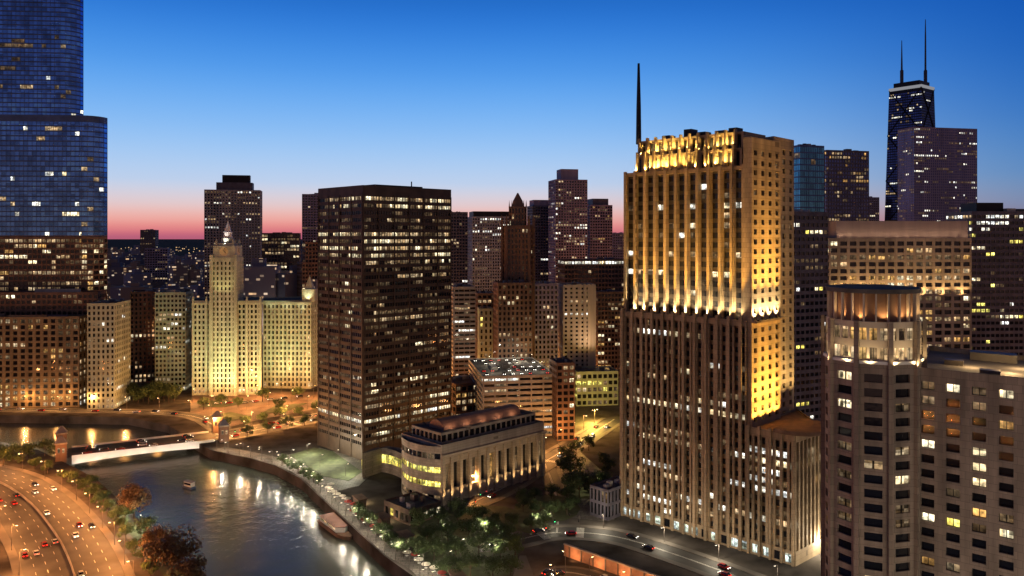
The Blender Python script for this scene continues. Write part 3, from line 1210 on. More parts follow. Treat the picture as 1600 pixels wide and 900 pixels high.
# --- dark banded office tower in the middle
def banded_tower():
    a = 44
    vis, back = plan(497, 567, 705, 428, a)
    root = thing('banded_tower', 'dark bronze office tower with ribbon windows standing by the river bend', 'office tower', base_of(vis, back))
    zt = ZZ(289, 428)
    r = random.Random(3)
    full = {34: .85, 33: .5, 31: .25, 29: .8, 28: .35, 27: .6, 26: .75, 25: .35, 23: .4, 22: .18, 17: .8, 16: .2, 5: .45, 3: .95, 8: .28, 6: .3}

    def row(e, fl, nb, nf):
        p = full.get(fl, .07) * (0.62 if e == 0 and fl not in (3, 17) else 1)
        mx = ('bright', 'warm', 'warm', 'bright') if p > .3 else ('warm', 'dim', 'dim', 'bright')
        if fl == 3:
            mx = ('white', 'bright')
        if fl == 17:
            mx = ('warm', 'warm', 'dim', 'bright')
        out, cur = [], None
        for i in range(nb):
            if cur is None or r.random() > .6:
                k = r.random()
                cur = r.choice(mx) if k < p else ('dim' if k < p + .38 else 'off')
            out.append(cur)
        return out
    tower(root, vis, back, 0, zt, 35, bay=1.75, ow=.86, oh=.5, sill=.25, depth=.32, wall='bronze', lit=row, top=5.0, base=7.0)
    for e in (0, 1):
        w, d, n, P = edge_frame(vis[e], vis[e + 1])
        k = 6 if e else 4
        for i in range(k + 1):
            g = MB()
            u = min(max(w * i / k, .45), w - .45)
            x = [P(u - .4, 0, -.38), P(u + .4, 0, -.38), P(u + .4, 0, -.004), P(u - .4, 0, -.004)]
            g.prism([q[:2] for q in x], 0, zt - 4.6)
            g.build('column', M['bronze'], root)
    roof_box(root, 'mechanical_penthouse', vis, back, .25, .8, .25, .75, zt - .9, zt + 1.6, M['black'])
    g = MB()
    c = vis[1]
    g.tube([(c[0] + 22, c[1] + 32, zt), (c[0] + 22, c[1] + 32, zt + 4)], .35)
    g.build('roof_mast', M['black'], root)


banded_tower()

# --- towers between the banded tower and the gold lit tower
simple('slab_tower', 'dark slab peeking out behind the right edge of the banded tower', 'tower', (700, 704, 731), 900, 331, a=12, dl=30, bay=3.4, wall='dark', lit=rows(.12, 51, COOL))
r_, v_, b_, z_ = simple('panel_tower', 'wide blue grey tower with a black roof band behind the gothic tower', 'tower', (728, 738, 800), 800, 338, a=12, dl=30, bay=2.6, ow=.55, fh=3.1, wall='bluegrey', lit=rows(.3, 52, ('white', 'dim', 'dim')))
roof_box(r_, 'roof_band', v_, b_, .03, .97, .05, .95, z_ - .9, ZZ(330, 800), M['black'])


def gothic():
    D = 575
    root = thing('gothic_tower', 'brown gothic stone tower with a pointed crown of pinnacles', 'tower', (AT(810, D)[0], D + 12, 0))
    c = AT(809, D + 12)
    k = 11.0
    oc = lambda kk, c_=2.6: [(c[0] + x * kk, c[1] + y * kk) for x, y in ((-1, -.7), (-.7, -1), (.7, -1), (1, -.7), (1, .7), (.7, 1), (-.7, 1), (-1, .7))]
    zs = ZZ(352, D)
    q = oc(k)
    tower(root, [q[7], q[0], q[1], q[2], q[3], q[4]], [q[5], q[6]], 0, zs, 33, bay=2.6, ow=.45, oh=.62, depth=.7, wall='brown', lit=rows(.12, 53, WARM), top=2)
    for i in range(8):
        p = oc(k + .6)[i]
        g = MB()
        g.prism([(p[0] - .7, p[1] - .7), (p[0] + .7, p[1] - .7), (p[0] + .7, p[1] + .7), (p[0] - .7, p[1] + .7)], 0, zs + 4)
        g.prism([(p[0] - .7, p[1] - .7), (p[0] + .7, p[1] - .7), (p[0] + .7, p[1] + .7), (p[0] - .7, p[1] + .7)], zs + 4, zs + 8, poly2=[(p[0], p[1])] * 4)
        g.build('buttress', M['brown'], root)
    q = oc(6.6)
    zc = ZZ(322, D)
    tower(root, [q[7], q[0], q[1], q[2], q[3], q[4]], [q[5], q[6]], zs - .9, zc, 3, bay=2.4, ow=.5, oh=.75, depth=.7, wall='brown', lit=rows(.25, 54, WARM), top=1.2, wallname='crown_wall')
    g = MB()
    g.prism(oc(4.6), zc - .9, zc + 4, poly2=oc(3.6))
    g.prism(oc(3.6), zc + 4, ZZ(300, D), poly2=oc(.4))
    g.build('crown', M['brown'], root)
    for i in range(8):
        p = oc(6.2)[i]
        g = MB()
        g.prism([(p[0] - .5, p[1] - .5), (p[0] + .5, p[1] - .5), (p[0] + .5, p[1] + .5), (p[0] - .5, p[1] + .5)], zc - .9, zc + 5, poly2=[(p[0], p[1])] * 4)
        g.build('pinnacle', M['brown'], root)
    q = AT(800, D - 24)
    spot(root, (q[0], q[1], 60), (c[0], c[1], 110), 22000, (1, .55, .25), 80, .9)


gothic()
r_, v_, b_, z_ = simple('flat_topped_tower', 'dark tower with a pale roof line just right of the gothic crown', 'tower', (827, 832, 861), 1000, 321, a=12, dl=30, bay=3.3, wall='dark', lit=rows(.12, 55, COOL))
roof_box(r_, 'roof_frame', v_, b_, .1, .9, .1, .9, z_ - .9, ZZ(312, 1000), M['purple'])
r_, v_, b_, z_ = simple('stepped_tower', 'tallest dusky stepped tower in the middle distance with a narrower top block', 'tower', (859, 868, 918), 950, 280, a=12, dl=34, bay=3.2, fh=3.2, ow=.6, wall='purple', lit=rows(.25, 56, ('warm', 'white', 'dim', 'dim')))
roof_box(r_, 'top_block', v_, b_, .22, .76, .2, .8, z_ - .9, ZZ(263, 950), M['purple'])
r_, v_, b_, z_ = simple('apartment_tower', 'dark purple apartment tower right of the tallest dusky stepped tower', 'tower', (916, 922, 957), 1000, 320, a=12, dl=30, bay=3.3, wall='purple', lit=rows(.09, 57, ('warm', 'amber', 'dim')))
roof_box(r_, 'mechanical_penthouse', v_, b_, .15, .85, .1, .9, z_ - .9, ZZ(310, 1000), M['dark'])
simple('distant_tower', 'low dark tower squeezed against the gold lit tower on the pink horizon', 'tower', (954, 958, 990), 1100, 364, a=12, dl=30, bay=3.4, wall='purple', lit=rows(.15, 58, WARM))
simple('white_topped_block', 'dark block with a bright white strip of lights along its roof', 'office', (868, 882, 992), 700, 406, a=8, dl=30, bay=3.0, fh=4.0, ow=.8, wall='darkbrown', lit=rows(.16, 59, WARM, {-1: (.93, ('white', 'white', 'bright'))}), top=.6)
r_, v_, b_, z_ = simple('ribbed_slab', 'pale concrete slab with bright vertical ribs and small dark windows', 'apartment block', (867, 880, 931), 600, 445, a=6, dl=24, bay=4.2, fh=3.2, ow=.42, oh=.5, wall='pale', lit=rows(.14, 60, COOL))
w_, d_, n_, P_ = edge_frame(v_[1], v_[2])
for i in range(4):
    g = MB()
    q = [P_(w_ * (.52 + .13 * i) + k, 0, o) for k, o in ((-.8, -.9), (.8, -.9), (.8, -.005), (-.8, -.005))]
    g.prism([x[:2] for x in q], 0, z_ + .6)
    g.build('rib', M['pale'], r_)
    spot(r_, P_(w_ * (.52 + .13 * i), 26, -14), P_(w_ * (.52 + .13 * i), 60, 0), 9000, (1, .66, .40), 70, .9)
simple('office_block', 'dark brown block with scattered warm windows between pale slab and gold lit tower', 'office', (926, 934, 992), 660, 456, a=8, dl=24, bay=3.0, fh=3.6, wall='darkbrown', lit=rows(.34, 61, ('warm', 'amber', 'dim', 'bright')))
simple('balcony_block', 'white banded block with continuous balconies behind the banded tower', 'apartment block', (700, 708, 743), 560, 448, a=12, dl=24, bay=4, fh=3.1, ow=.95, oh=.5, depth=1.3, wall='pale', lit=rows(.25, 62, COOL))
simple('office_block', 'squat dark block with one pale lit floor left of the gothic tower', 'office', (741, 746, 776), 625, 458, a=8, dl=24, bay=3.4, wall='darkbrown', lit=rows(.1, 63, WARM))
simple('lit_annex', 'small yellow green annex standing for a lit wall below the squat dark block', 'building', (745, 749, 770), 606, 482, a=8, dl=14, bay=3.6, fh=4.5, ow=.4, wall='greenish', lit=rows(.35, 64, ('dim', 'yellow')))  # annex added in place of a lit wall; colour and windows carry the glow
simple('masonry_block', 'brown masonry block at the foot of the gothic tower', 'building', (770, 778, 832), 548, 442, a=10, dl=22, bay=3.0, fh=3.7, ow=.5, wall='brown', lit=rows(.24, 65, WARM))
simple('masonry_block', 'grey brown block right of the gothic tower with pale lowest floors', 'building', (829, 835, 872), 590, 443, a=10, dl=24, bay=3.0, fh=3.7, ow=.5, wall='purple', lit=rows(.08, 66, WARM, {5: (.9, ('dim', 'warm')), 6: (.9, ('dim', 'warm'))}))
simple('brick_building', 'plain dark brown block beside the parking deck', 'building', (864, 870, 898), 470, 567, a=10, dl=20, bay=4, wall='brown', lit=rows(.08, 67, WARM))
simple('glass_pavilion', 'low pale green lit building left of the gold tower base', 'building', (896, 901, 966), 566, 581, a=8, dl=22, bay=3.6, fh=5, ow=.7, wall='greenish', lit=rows(.5, 68, ('dim', 'dim', 'warm', 'yellow')))
r_, v_, b_, z_ = simple('low_building', 'low brown roofed building with warm glow behind the arcaded block', 'building', (700, 712, 800), 505, 600, a=30, dl=26, bay=4, fh=4.2, wall='brown', roof='roofbrown', lit=rows(.3, 69, ('amber', 'warm', 'dim')))
PARK = simple('parking_deck', 'white lit parking deck full of cars behind the arcaded block', 'parking deck', (744, 754, 868), 475, 588, a=10, dl=70, bay=8, fh=3.4, ow=.9, oh=.45, sill=.4, depth=1.2, wall='grey', roof='paving', lit=rows(.5, 70, ('warm', 'white', 'dim')))


# --- arcaded low block with the rounded glass end
def arcade():
    D = 357
    a = 44
    ca, sa = math.cos(math.radians(a)), math.sin(math.radians(a))
    C = AT(690, D)
    R = (C[0] + ca * 66, C[1] + sa * 66)
    Lp = (C[0] - sa * 30, C[1] + ca * 30)
    B = (R[0] - sa * 30, R[1] + ca * 30)
    root = thing('arcaded_block', 'low stone block with tall arcade windows and a rounded yellow lit end', 'building', (C[0], C[1] + 30, 0))
    zt = 27.0
    tower(root, [C, R], [B, Lp], 0, zt, 1, bay=5.5, ow=.66, oh=.60, sill=.27, depth=1.6, wall='stone', lit=lambda e, f, nb, nf: ['dim', 'off', 'off', 'dim', 'off', 'amber', 'off', 'off', 'dim', 'off', 'off', 'dim', 'off', 'off', 'dim', 'off'][:nb], top=6.5, base=1, style='single', wname='arcade_window')
    w, d, n, P = edge_frame(C, R)
    for i in range(13):
        g = MB()
        u = min(max(w * i / 12, .8), w - .8)
        q = [P(u - .75, 0, -.9), P(u + .75, 0, -.9), P(u + .75, 0, -.004), P(u - .75, 0, -.004)]
        g.prism([p[:2] for p in q], 0, 21)
        g.build('pilaster', M['stone'], root)
    g = MB()
    q = [P(-.6, 0, -1.2), P(w + .6, 0, -1.2), P(w + .6, 0, -.004), P(-.6, 0, -.004)]
    g.prism([p[:2] for p in q], 21.2, 22.6)
    g.build('cornice', M['stone'], root)
    for i in range(12):
        u = w * (i + .5) / 12
        spot(root, P(u - 2.7, 1.2, -3.2), P(u - 2.7, 17, -.4), 6500, (1, .62, .26), 75, .9)
    # upper attic storey set back
    v2 = [(C[0] - sa * 26 + ca * 3, C[1] + ca * 26 + sa * 3), (C[0] - sa * 4 + ca * 3, C[1] + ca * 4 + sa * 3), (R[0] - sa * 4 - ca * 2, R[1] + ca * 4 - sa * 2)]
    tower(root, v2, [(R[0] - sa * 26 - ca * 2, R[1] + ca * 26 - sa * 2)], zt - .9, zt + 4.2, 1, bay=3.3, ow=.8, oh=.7, depth=.4, wall='stone', lit=rows(.55, 81, ('yellow', 'dim', 'warm', 'dim')), top=.8, wallname='attic_wall', wname='attic_window')
    # long barrel skylight
    g = MB()
    ax = (C[0] - sa * 15 + ca * 9, C[1] + ca * 15 + sa * 9)
    m = 9
    sec = [(-5.5 * math.cos(math.pi * i / m), 4.2 * math.sin(math.pi * i / m)) for i in range(m + 1)]
    for i in range(m):
        p = []
        for (o, h), t in ((sec[i], 0), (sec[i + 1], 0), (sec[i + 1], 50), (sec[i], 50)):
            p.append((ax[0] + ca * t - sa * o, ax[1] + sa * t + ca * o, zt + 3.4 + h))
        g.face(p)
    for t in (0, 50):
        g.face([(ax[0] + ca * t - sa * o, ax[1] + sa * t + ca * o, zt + 3.4 + h) for o, h in sec])
    g.build('barrel_roof', M['terracotta'], root)
    for t in (4, 14, 24, 34, 44):
        q = (ax[0] + ca * t + sa * 8.2, ax[1] + sa * t - ca * 8.2)
        spot(root, (*q, zt + 5), (ax[0] + ca * t, ax[1] + sa * t, zt + 5.5), 450, (1, .6, .36), 170, 1.0)
    for i in range(6):
        u = .1 + .15 * i
        roof_box(root, 'roof_unit', v2, [(0, 0)], u, u + .05, .72, .86, zt + 3.3, zt + 4.9 + .4 * (i % 2), M['grey' if i % 2 else 'steel'])
    # gently curved glass end towards the river
    pts = []
    for i in range(11):
        t = i / 10
        bulge = 5.0 * math.sin(math.pi * t) ** .8
        pts.append((Lp[0] + (C[0] - Lp[0]) * t - ca * bulge, Lp[1] + (C[1] - Lp[1]) * t - sa * bulge))
    er = {0: ('warm', 'dim', 'off'), 1: ('yellow',), 2: ('yellow',), 3: ('off', 'off', 'dim')}
    rr = random.Random(4)
    tower(root, pts, [(C[0] + ca * 2 - sa * 2, C[1] + sa * 2 + ca * 2), (Lp[0] + ca * 2, Lp[1] + sa * 2)], 0, 26.2, 4, bay=3.0, ow=.93, oh=.42, sill=.3, depth=.5, wall='stone', top=1.4, lit=lambda e, f, nb, nf: [rr.choice(er[f]) for _ in range(nb)], wallname='curved_wall', wname='curved_window')


M['terracotta'] = mat('terracotta_roof', (0.30, 0.165, 0.11), 0.7, var=0.2, scale=0.4)
arcade()
r_, v_, b_, z_ = simple('riverside_pavilion', 'small flat roofed pavilion with yellow windows near the dark grove', 'pavilion', (600, 640, 690), 332, 780, a=44, bay=3.4, fh=5, ow=.62, oh=.6, wall='darkbrown', z1=6.5, lit=rows(.6, 82, ('yellow', 'bright', 'dim')))
# glass lobby with a curved front between the banded tower and the arcaded block
def lobby():
    p = smooth_line([G(566, 748), G(588, 738), G(612, 741), G(636, 752)], 4)
    back_ = [(p[-1][0] + 9, p[-1][1] + 9), (p[0][0] + 10, p[0][1] + 14)]
    root = thing('glass_lobby', 'low curved glass lobby glowing yellow between the banded tower and the arcaded block', 'building', (*G(600, 741), 0))
    tower(root, p, back_, 0, 12.5, 1, bay=2.2, ow=.92, oh=.45, sill=.45, depth=.3, wall='stone', top=2.2, base=.4, lit=rows(1.0, 5, ('yellow',), spread=(1,)), wname='lobby_window')


lobby()


# --- gold lit stone tower
GOLD = (1.0, 0.60, 0.13)


def gold_tower():
    a = 46
    ca, sa = math.cos(math.radians(a)), math.sin(math.radians(a))
    N0 = AT(1243, 291)

    def Q(s, t):      # s metres along the long face (to the left), t along the short face (to the right)
        return (N0[0] - sa * s + ca * t, N0[1] + ca * s + sa * t)
    root = thing('gold_lit_tower', 'tall stone tower with glowing gold uplit crown and vertical piers', 'skyscraper', (*Q(40, 15), 0))
    r = random.Random(17)

    def lowrow(e, fl, nb, nf):
        hot = {20: .7, 17: .45, 16: .2, 13: .75, 12: .9, 9: .3, 8: .75, 7: .2, 5: .5, 2: .75, 1: .25}
        p = hot.get(fl, .07)
        out = []
        cur = None
        for i in range(nb):
            if cur is None or r.random() > .55:
                cur = r.choice(('bright', 'white', 'warm', 'white')) if r.random() < p else ('dim' if r.random() < .15 else 'off')
            out.append(cur)
        return out
    zset, zter = 88.0, 48.0
    # lower part of the main slab
    kw = dict(style='strip', wall='nbcstone', glass='glass', depth=1.0, spandrel='goldspandrel')
    tower(root, [Q(78.7, 26), Q(78.7, 0), Q(19.6, 0), Q(19.6, 26)], [], 0, zset, 22, bay=2.7, ow=.66, oh=.56, sill=.2, base=5, top=2.2, lit=lowrow, only=(1,), wallname='lower_wall', **kw)
    # wing in front of the short face, with the round terrace on top
    tower(root, [Q(19.55, 0), Q(0, 0), Q(-1.5, 20)], [Q(19.55, 44)], 0, zter, 11, bay=3.0, ow=.62, oh=.6, sill=.2, base=5, top=3, lit=lowrow, wallname='wing_wall', roof='roofbrown', **kw)
    # upper slab, set back

    def uprow(e, fl, nb, nf):
        p = {11: .3, 10: .06, 6: .35, 4: .25, 14: .05}.get(fl, .05)
        if e == 2:
            return ['off'] * nb
        return [r.choice(('white', 'bright', 'warm')) if r.random() < p else ('dim' if r.random() < .10 else 'off') for _ in range(nb)]
    zc = 147.5
    tower(root, [Q(77.6, 24), Q(77.6, 2.4), Q(21.5, 2.4)], [Q(21.5, 24)], zset - .9, zc, 15, bay=5.04, ow=.66, oh=.56, sill=.2, base=.5, top=1.5, lit=uprow, only=(1,), wallname='upper_wall', **dict(kw, spandrel='spandrel', depth=1.5))
    # crown in two tiers
    for z0, z1, k in ((zc - .9, 154.5, 3.4), (153.6, 161.0, 4.6)):
        tower(root, [Q(76 - k, 23), Q(76 - k, k), Q(23, k)], [Q(23, 23)], z0, z1, 1, bay=3.9, ow=.5, oh=.8, sill=.1, base=.6, top=.8, lit=lambda e, f, nb, nf: ['off'] * nb, only=(1,), wallname='crown_wall', wname='crown_window', **dict(kw, wall='nbcstone'))
    # end pavilion: the bright face with two window columns, then a recess and an outer pier
    def endrow(e, fl, nb, nf):
        return ['off' if r.random() < .8 else 'dim' for _ in range(nb)]
    tower(root, [Q(21.4, 1.2), Q(17.6, .8), Q(17.6, 25)], [Q(21.4, 25)], zter - .9, 158, 28, bay=6.0, ow=.40, oh=.52, sill=.24, base=1, top=4, depth=.8, wall='nbcstone', lit=endrow, only=(1,), wallname='end_wall', wname='end_window')
    tower(root, [Q(24, 28), Q(21.6, 27), Q(21.6, 46)], [Q(40, 46), Q(40, 28)], 0, 161, 40, bay=6.3, ow=.36, oh=.55, sill=.22, base=2, top=4, depth=.8, wall='nbcstone', lit=endrow, only=(1,), wallname='rear_wing_wall', wname='rear_window')
    # projecting piers on the long face
    for i in range(12):
        s = 21.6 + 55.4 * i / 11
        g = MB()
        for z0, z1, t0 in ((0, zset + 1.4, -.9), (zset + 1.4, zc + .5, 1.3)):
            q = [Q(s + .55, t0), Q(s - .55, t0), Q(s - .55, t0 + 1.0), Q(s + .55, t0 + 1.0)]
            q2 = [Q(s + .55, t0), Q(s - .55, t0), Q(s - .55, 2.39), Q(s + .55, 2.39)] if t0 > 0 else [Q(s + .55, t0), Q(s - .55, t0), Q(s - .55, -.005), Q(s + .55, -.005)]
            g.prism(q2, z0, z1)
        g.build('pier', M['nbcstone'], root)
    for i in range(5):
        s = .8 + 17.6 * i / 4
        g = MB()
        g.prism([Q(s + .45, -.8), Q(s - .45, -.8), Q(s - .45, -.005), Q(s + .45, -.005)], 0, zter + .8)
        g.build('pier', M['nbcstone'], root)
    # crown fins
    for i in range(12):
        s = 26 + 45 * i / 11
        g = MB()
        g.prism([Q(s + .4, 1.6), Q(s - .4, 1.6), Q(s - .4, 3.35), Q(s + .4, 3.35)], zc + .5, 156)
        g.prism([Q(s + .35, 3.0), Q(s - .35, 3.0), Q(s - .35, 4.55), Q(s + .35, 4.55)], 156, 162)
        g.build('crown_fin', M['nbcstone'], root)
    # round terrace
    g = MB()
    c = Q(4, 10)
    pts = arc(c, 12.5, -150, 60, 18)
    g.prism(pts, zter, zter + 1.4)
    g.build('round_terrace', M['roofbrown'], root)
    # antenna, roof plant
    g = MB()
    p = Q(73, 6)
    g.tube([(p[0], p[1], 160), (p[0], p[1], 176), (p[0], p[1], 195)], [1.2, 1.0, .5], 8)
    g.build('antenna', M['black'], root)
    for s, t, h in ((62, 10, 2.2), (50, 8, 3.6), (46, 12, 2.5), (36, 10, 2.0), (30, 9, 2.4)):
        g = MB()
        q = [Q(s + 1.8, t), Q(s - 1.8, t), Q(s - 1.8, t + 5), Q(s + 1.8, t + 5)]
        g.prism(q, 160, 161 + h)
        g.build('roof_plant', M['black'], root)
    # ground-floor shop fronts
    w, d, n, P = edge_frame(Q(78.7, 0), Q(0, 0))
    for i in range(18):
        u = 2.2 + 74 * i / 17
        g = MB()
        q = [P(u - 1.3, 0, -.12), P(u + 1.3, 0, -.12), P(u + 1.3, 0, -.004), P(u - 1.3, 0, -.004)]
        g.prism([x[:2] for x in q], .9, 4.0)
        g.build('shop_window', M['shopglow'] if r.random() < .75 else M['glass'], root)
    # floodlights: a row on the setback, a row at the crown, some on the terrace
    for i in range(11):
        s = 23.6 + 52.4 * i / 11
        p = Q(s, .9)
        fx = MB()
        fx.obox(p, (ca, sa), .3, .35, zset, zset + .45)
        fx.build('floodlight', M['black'], root)
        t = Q(s, 2.6)
        spot(root, (p[0], p[1], zset + .7), (t[0], t[1], zset + 12), 26000, (1, .76, .40), 110, 1.0, .15)
        p = Q(s, -3.0)
        br = MB()
        br.tube([(*Q(s, .2), zset + .3), (*Q(s, -3.0), zset + .9)], .09, 5)
        br.build('light_bracket', M['black'], root)
        spot(root, (p[0], p[1], zset + 1.3), (t[0], t[1], zset + 44), 95000, (1, .52, .09), 40, .9, .15)
        p = Q(s, 1.5)
        if 26 < s < 74:
            spot(root, (p[0], p[1], zc + .9), (Q(s, 4)[0], Q(s, 4)[1], zc + 8), 12000, (1, .64, .16), 120, .9, .15)
            p = Q(s, 3.7)
            spot(root, (p[0], p[1], 155.2), (Q(s, 5)[0], Q(s, 5)[1], 161), 9000, (1, .64, .16), 120, .9, .15)
    g = MB()
    g.prism([Q(17.58, .8), Q(15.4, .8), Q(15.4, 25), Q(17.58, 25)], zset - .8, zset)
    g.build('light_ledge', M['nbcstone'], root)
    for t in (3, 9, 15, 21):
        e = Q(17.6, t)
        p = Q(11, t)
        spot(root, (p[0], p[1], zter + 1.8), (e[0], e[1], zter + 30), 80000, (1, .54, .10), 70, .9, .2)
        p = Q(14, t)
        spot(root, (p[0], p[1], zter + 1.8), (e[0], e[1], zter + 10), 18000, (1, .54, .10), 120, .9, .2)
        p = Q(16, t)
        fx = MB()
        fx.obox(p, (ca, sa), .3, .3, zset, zset + .4)
        fx.build('floodlight', M['black'], root)
        spot(root, (p[0], p[1], zset + .6), (e[0], e[1], zset + 9), 22000, (1, .76, .40), 110, .9, .2)
        b2 = Q(12.5, t)
        br = MB()
        br.tube([(p[0], p[1], zset + .3), (b2[0], b2[1], zset + .8)], .09, 5)
        br.build('light_bracket', M['black'], root)
        spot(root, (b2[0], b2[1], zset + 1.1), (e[0], e[1], zset + 46), 170000, (1, .52, .09), 44, .9, .2)
    for t in (29, 36, 43):
        p = Q(14, t)
        e = Q(21.6, t)
        spot(root, (p[0], p[1], zter + 1.5), (e[0], e[1], zter + 28), 26000, (1, .70, .28), 75, .9, .2)
    # glow up the outer left edge
    p = Q(81, -2)
    spot(root, (p[0], p[1], 1), (*Q(78.7, -.2), 40), 20000, (1, .7, .35), 40, .9, .2)
    p = Q(78.4, 1)
    spot(root, (p[0], p[1], zset + .6), (*Q(77.5, 3), zset + 40), 20000, GOLD, 40, .9, .2)


M['shopglow'] = lit_window('shop_front', (.9, 1.0, .72), 1.2)
gold_tower()
simple('low_podium', 'low dark podium with fins at the left foot of the gold lit tower', 'building', (944, 950, 992), 338, 760, a=44, dl=10, z1=13, bay=2.2, fh=6, ow=.6, oh=.8, wall='dark', lit=rows(.2, 90, WARM))

# --- right background
simple('glass_tower', 'slim teal blue glass tower between the gold tower and a dark slab', 'tower', (1246, 1250, 1288), 470, 226, a=20, dl=12, bay=1.6, fh=3.6, ow=.92, oh=.8, depth=.15, wall='bluemetal', glass='tealglass', lit=rows(.05, 101, COOL))
simple('lit_office_tower', 'dark office tower with bright floors hidden behind the gold lit tower', 'office tower', (1222, 1236, 1294), 405, 330, a=25, dl=20, bay=3.0, fh=3.7, ow=.75, oh=.5, wall='dark', lit=rows(.22, 102, ('white', 'dim', 'bright', 'yellow', 'dim')))
simple('dark_slab', 'dark maroon slab tower with a flat top left of the tapering black tower', 'tower', (1286, 1291, 1358), 700, 234, a=14, dl=24, bay=2.8, fh=3.4, ow=.7, wall='dark', glass='purpleglass', lit=rows(.22, 103, ('warm', 'dim', 'amber', 'dim')))


def black_tower():
    D = 1167
    vis, back = plan(1377, 1445, 1472, D, 38, dr=None)
    c = base_of(vis, back)
    root = thing('tapering_tower', 'tall black tapering tower with two antennas on the skyline', 'skyscraper', c)
    zt = ZZ(137, D + 20)
    warp = lambda x, y, z: (c[0] + (x - c[0]) * (1 - .26 * z / zt), c[1] + (y - c[1]) * (1 - .26 * z / zt), z)
    tower(root, vis, back, 0, zt, 88, bay=3.4, ow=.8, oh=.55, depth=.3, wall='black', glass='purpleglass', lit=rows(.12, 111, ('white', 'dim', 'dim', 'warm'), {-2: (.3, ('white',)), 44: (.6, ('white',)), 43: (.5, ('white', 'bright'))}), top=5, warp=warp)
    for e in (0, 1):
        w, d, n, P = edge_frame(vis[e], vis[e + 1])
        for k in range(5):
            z0, z1 = zt * k / 5, zt * (k + 1) / 5
            for u0, u1 in ((0, w), (w, 0)):
                g = MB()
                g.tube([P(u0, z0, -.3), P(u1, z1, -.3)], 1.0, 4)
                g.build('cross_brace', M['black'], root, warp)
    k = .74
    q = [(c[0] + (p[0] - c[0]) * k * 1.02, c[1] + (p[1] - c[1]) * k * 1.02) for p in vis + back]
    g = MB()
    g.prism(q, zt - 1, zt + 3.5)
    g.build('light_band', M['beacon'], root)
    q = [(c[0] + (p[0] - c[0]) * k * .8, c[1] + (p[1] - c[1]) * k * .8) for p in vis + back]
    g = MB()
    g.prism(q, zt + 3.5, zt + 11)
    g.build('mechanical_penthouse', M['black'], root)
    for px, top, rad in ((1409, 52, 2.6), (1446, 18, 2.6)):
        p = AT(px, c[1])
        g = MB()
        z1 = ZZ(top, D)
        g.tube([(p[0], p[1], zt + 11), (p[0], p[1], zt + 30), (p[0], p[1], zt + 31), (p[0], p[1], z1 - 25), (p[0], p[1], z1)], [rad, rad, 1.5, 1.1, .5], 8)
        g.build('antenna', M['antenna'], root)


M['antenna'] = mat('antenna_steel', (0.05, 0.05, 0.07), 0.5, 0.3)
black_tower()
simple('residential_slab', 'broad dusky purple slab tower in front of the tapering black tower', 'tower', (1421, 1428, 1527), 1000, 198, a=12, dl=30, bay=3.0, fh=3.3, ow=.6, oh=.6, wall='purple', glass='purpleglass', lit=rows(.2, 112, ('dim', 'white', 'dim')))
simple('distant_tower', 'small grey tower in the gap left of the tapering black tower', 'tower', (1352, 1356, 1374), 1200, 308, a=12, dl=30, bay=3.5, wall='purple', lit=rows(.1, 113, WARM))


def beige_office():
    r_, v_, b_, z_ = simple('beige_office', 'wide beige office block with blank top storey and warm lit windows', 'office', (1288, 1296, 1518), 455, 372, a=3, dl=26, bay=5.6, fh=3.9, ow=.72, oh=.62, depth=.8, wall='beige', lit=rows(.42, 114, ('warm', 'dim', 'amber', 'bright', 'dim')))
    q = roof_box(r_, 'blank_penthouse', v_, b_, .06, .99, .08, .9, z_ - .9, ZZ(345, 455), M['penthouse'])
    # unseen uplights for the warm facade, hung in mid-air in front of it
    w, d, n, P = edge_frame(v_[1], v_[2])
    for i in range(7):
        p = P(8 + (w - 14) * i / 6, z_ - 34, -3.0)
        t = P(8 + (w - 14) * i / 6, z_ - 10, 0)
        spot(r_, p, t, 12000, (1, .62, .26), 120, .9)
    for i in range(14):
        p = P(7 + (w - 10) * i / 13, z_ + .4, -.6)
        t = P(7 + (w - 10) * i / 13, z_ + 6, 2.4)
        spot(r_, p, t, 260, (1, .70, .46), 160, 1.0)


M['penthouse'] = mat('blush_precast', (0.50, 0.37, 0.30), 0.8, var=0.15, scale=0.2, streak=True)
beige_office()
r_, v_, b_, z_ = simple('dark_office', 'dark glass office block with bright floors at the right edge', 'office', (1512, 1518, 1680), 490, 330, a=4, dl=26, bay=3.0, fh=3.8, ow=.8, oh=.5, wall='dark', lit=rows(.24, 115, ('white', 'yellow', 'dim', 'bright', 'dim'), {-1: (.7, ('white', 'warm'))}))
roof_box(r_, 'mechanical_penthouse', v_, b_, .1, .36, .2, .8, z_ - .9, ZZ(316, 490), M['black'])


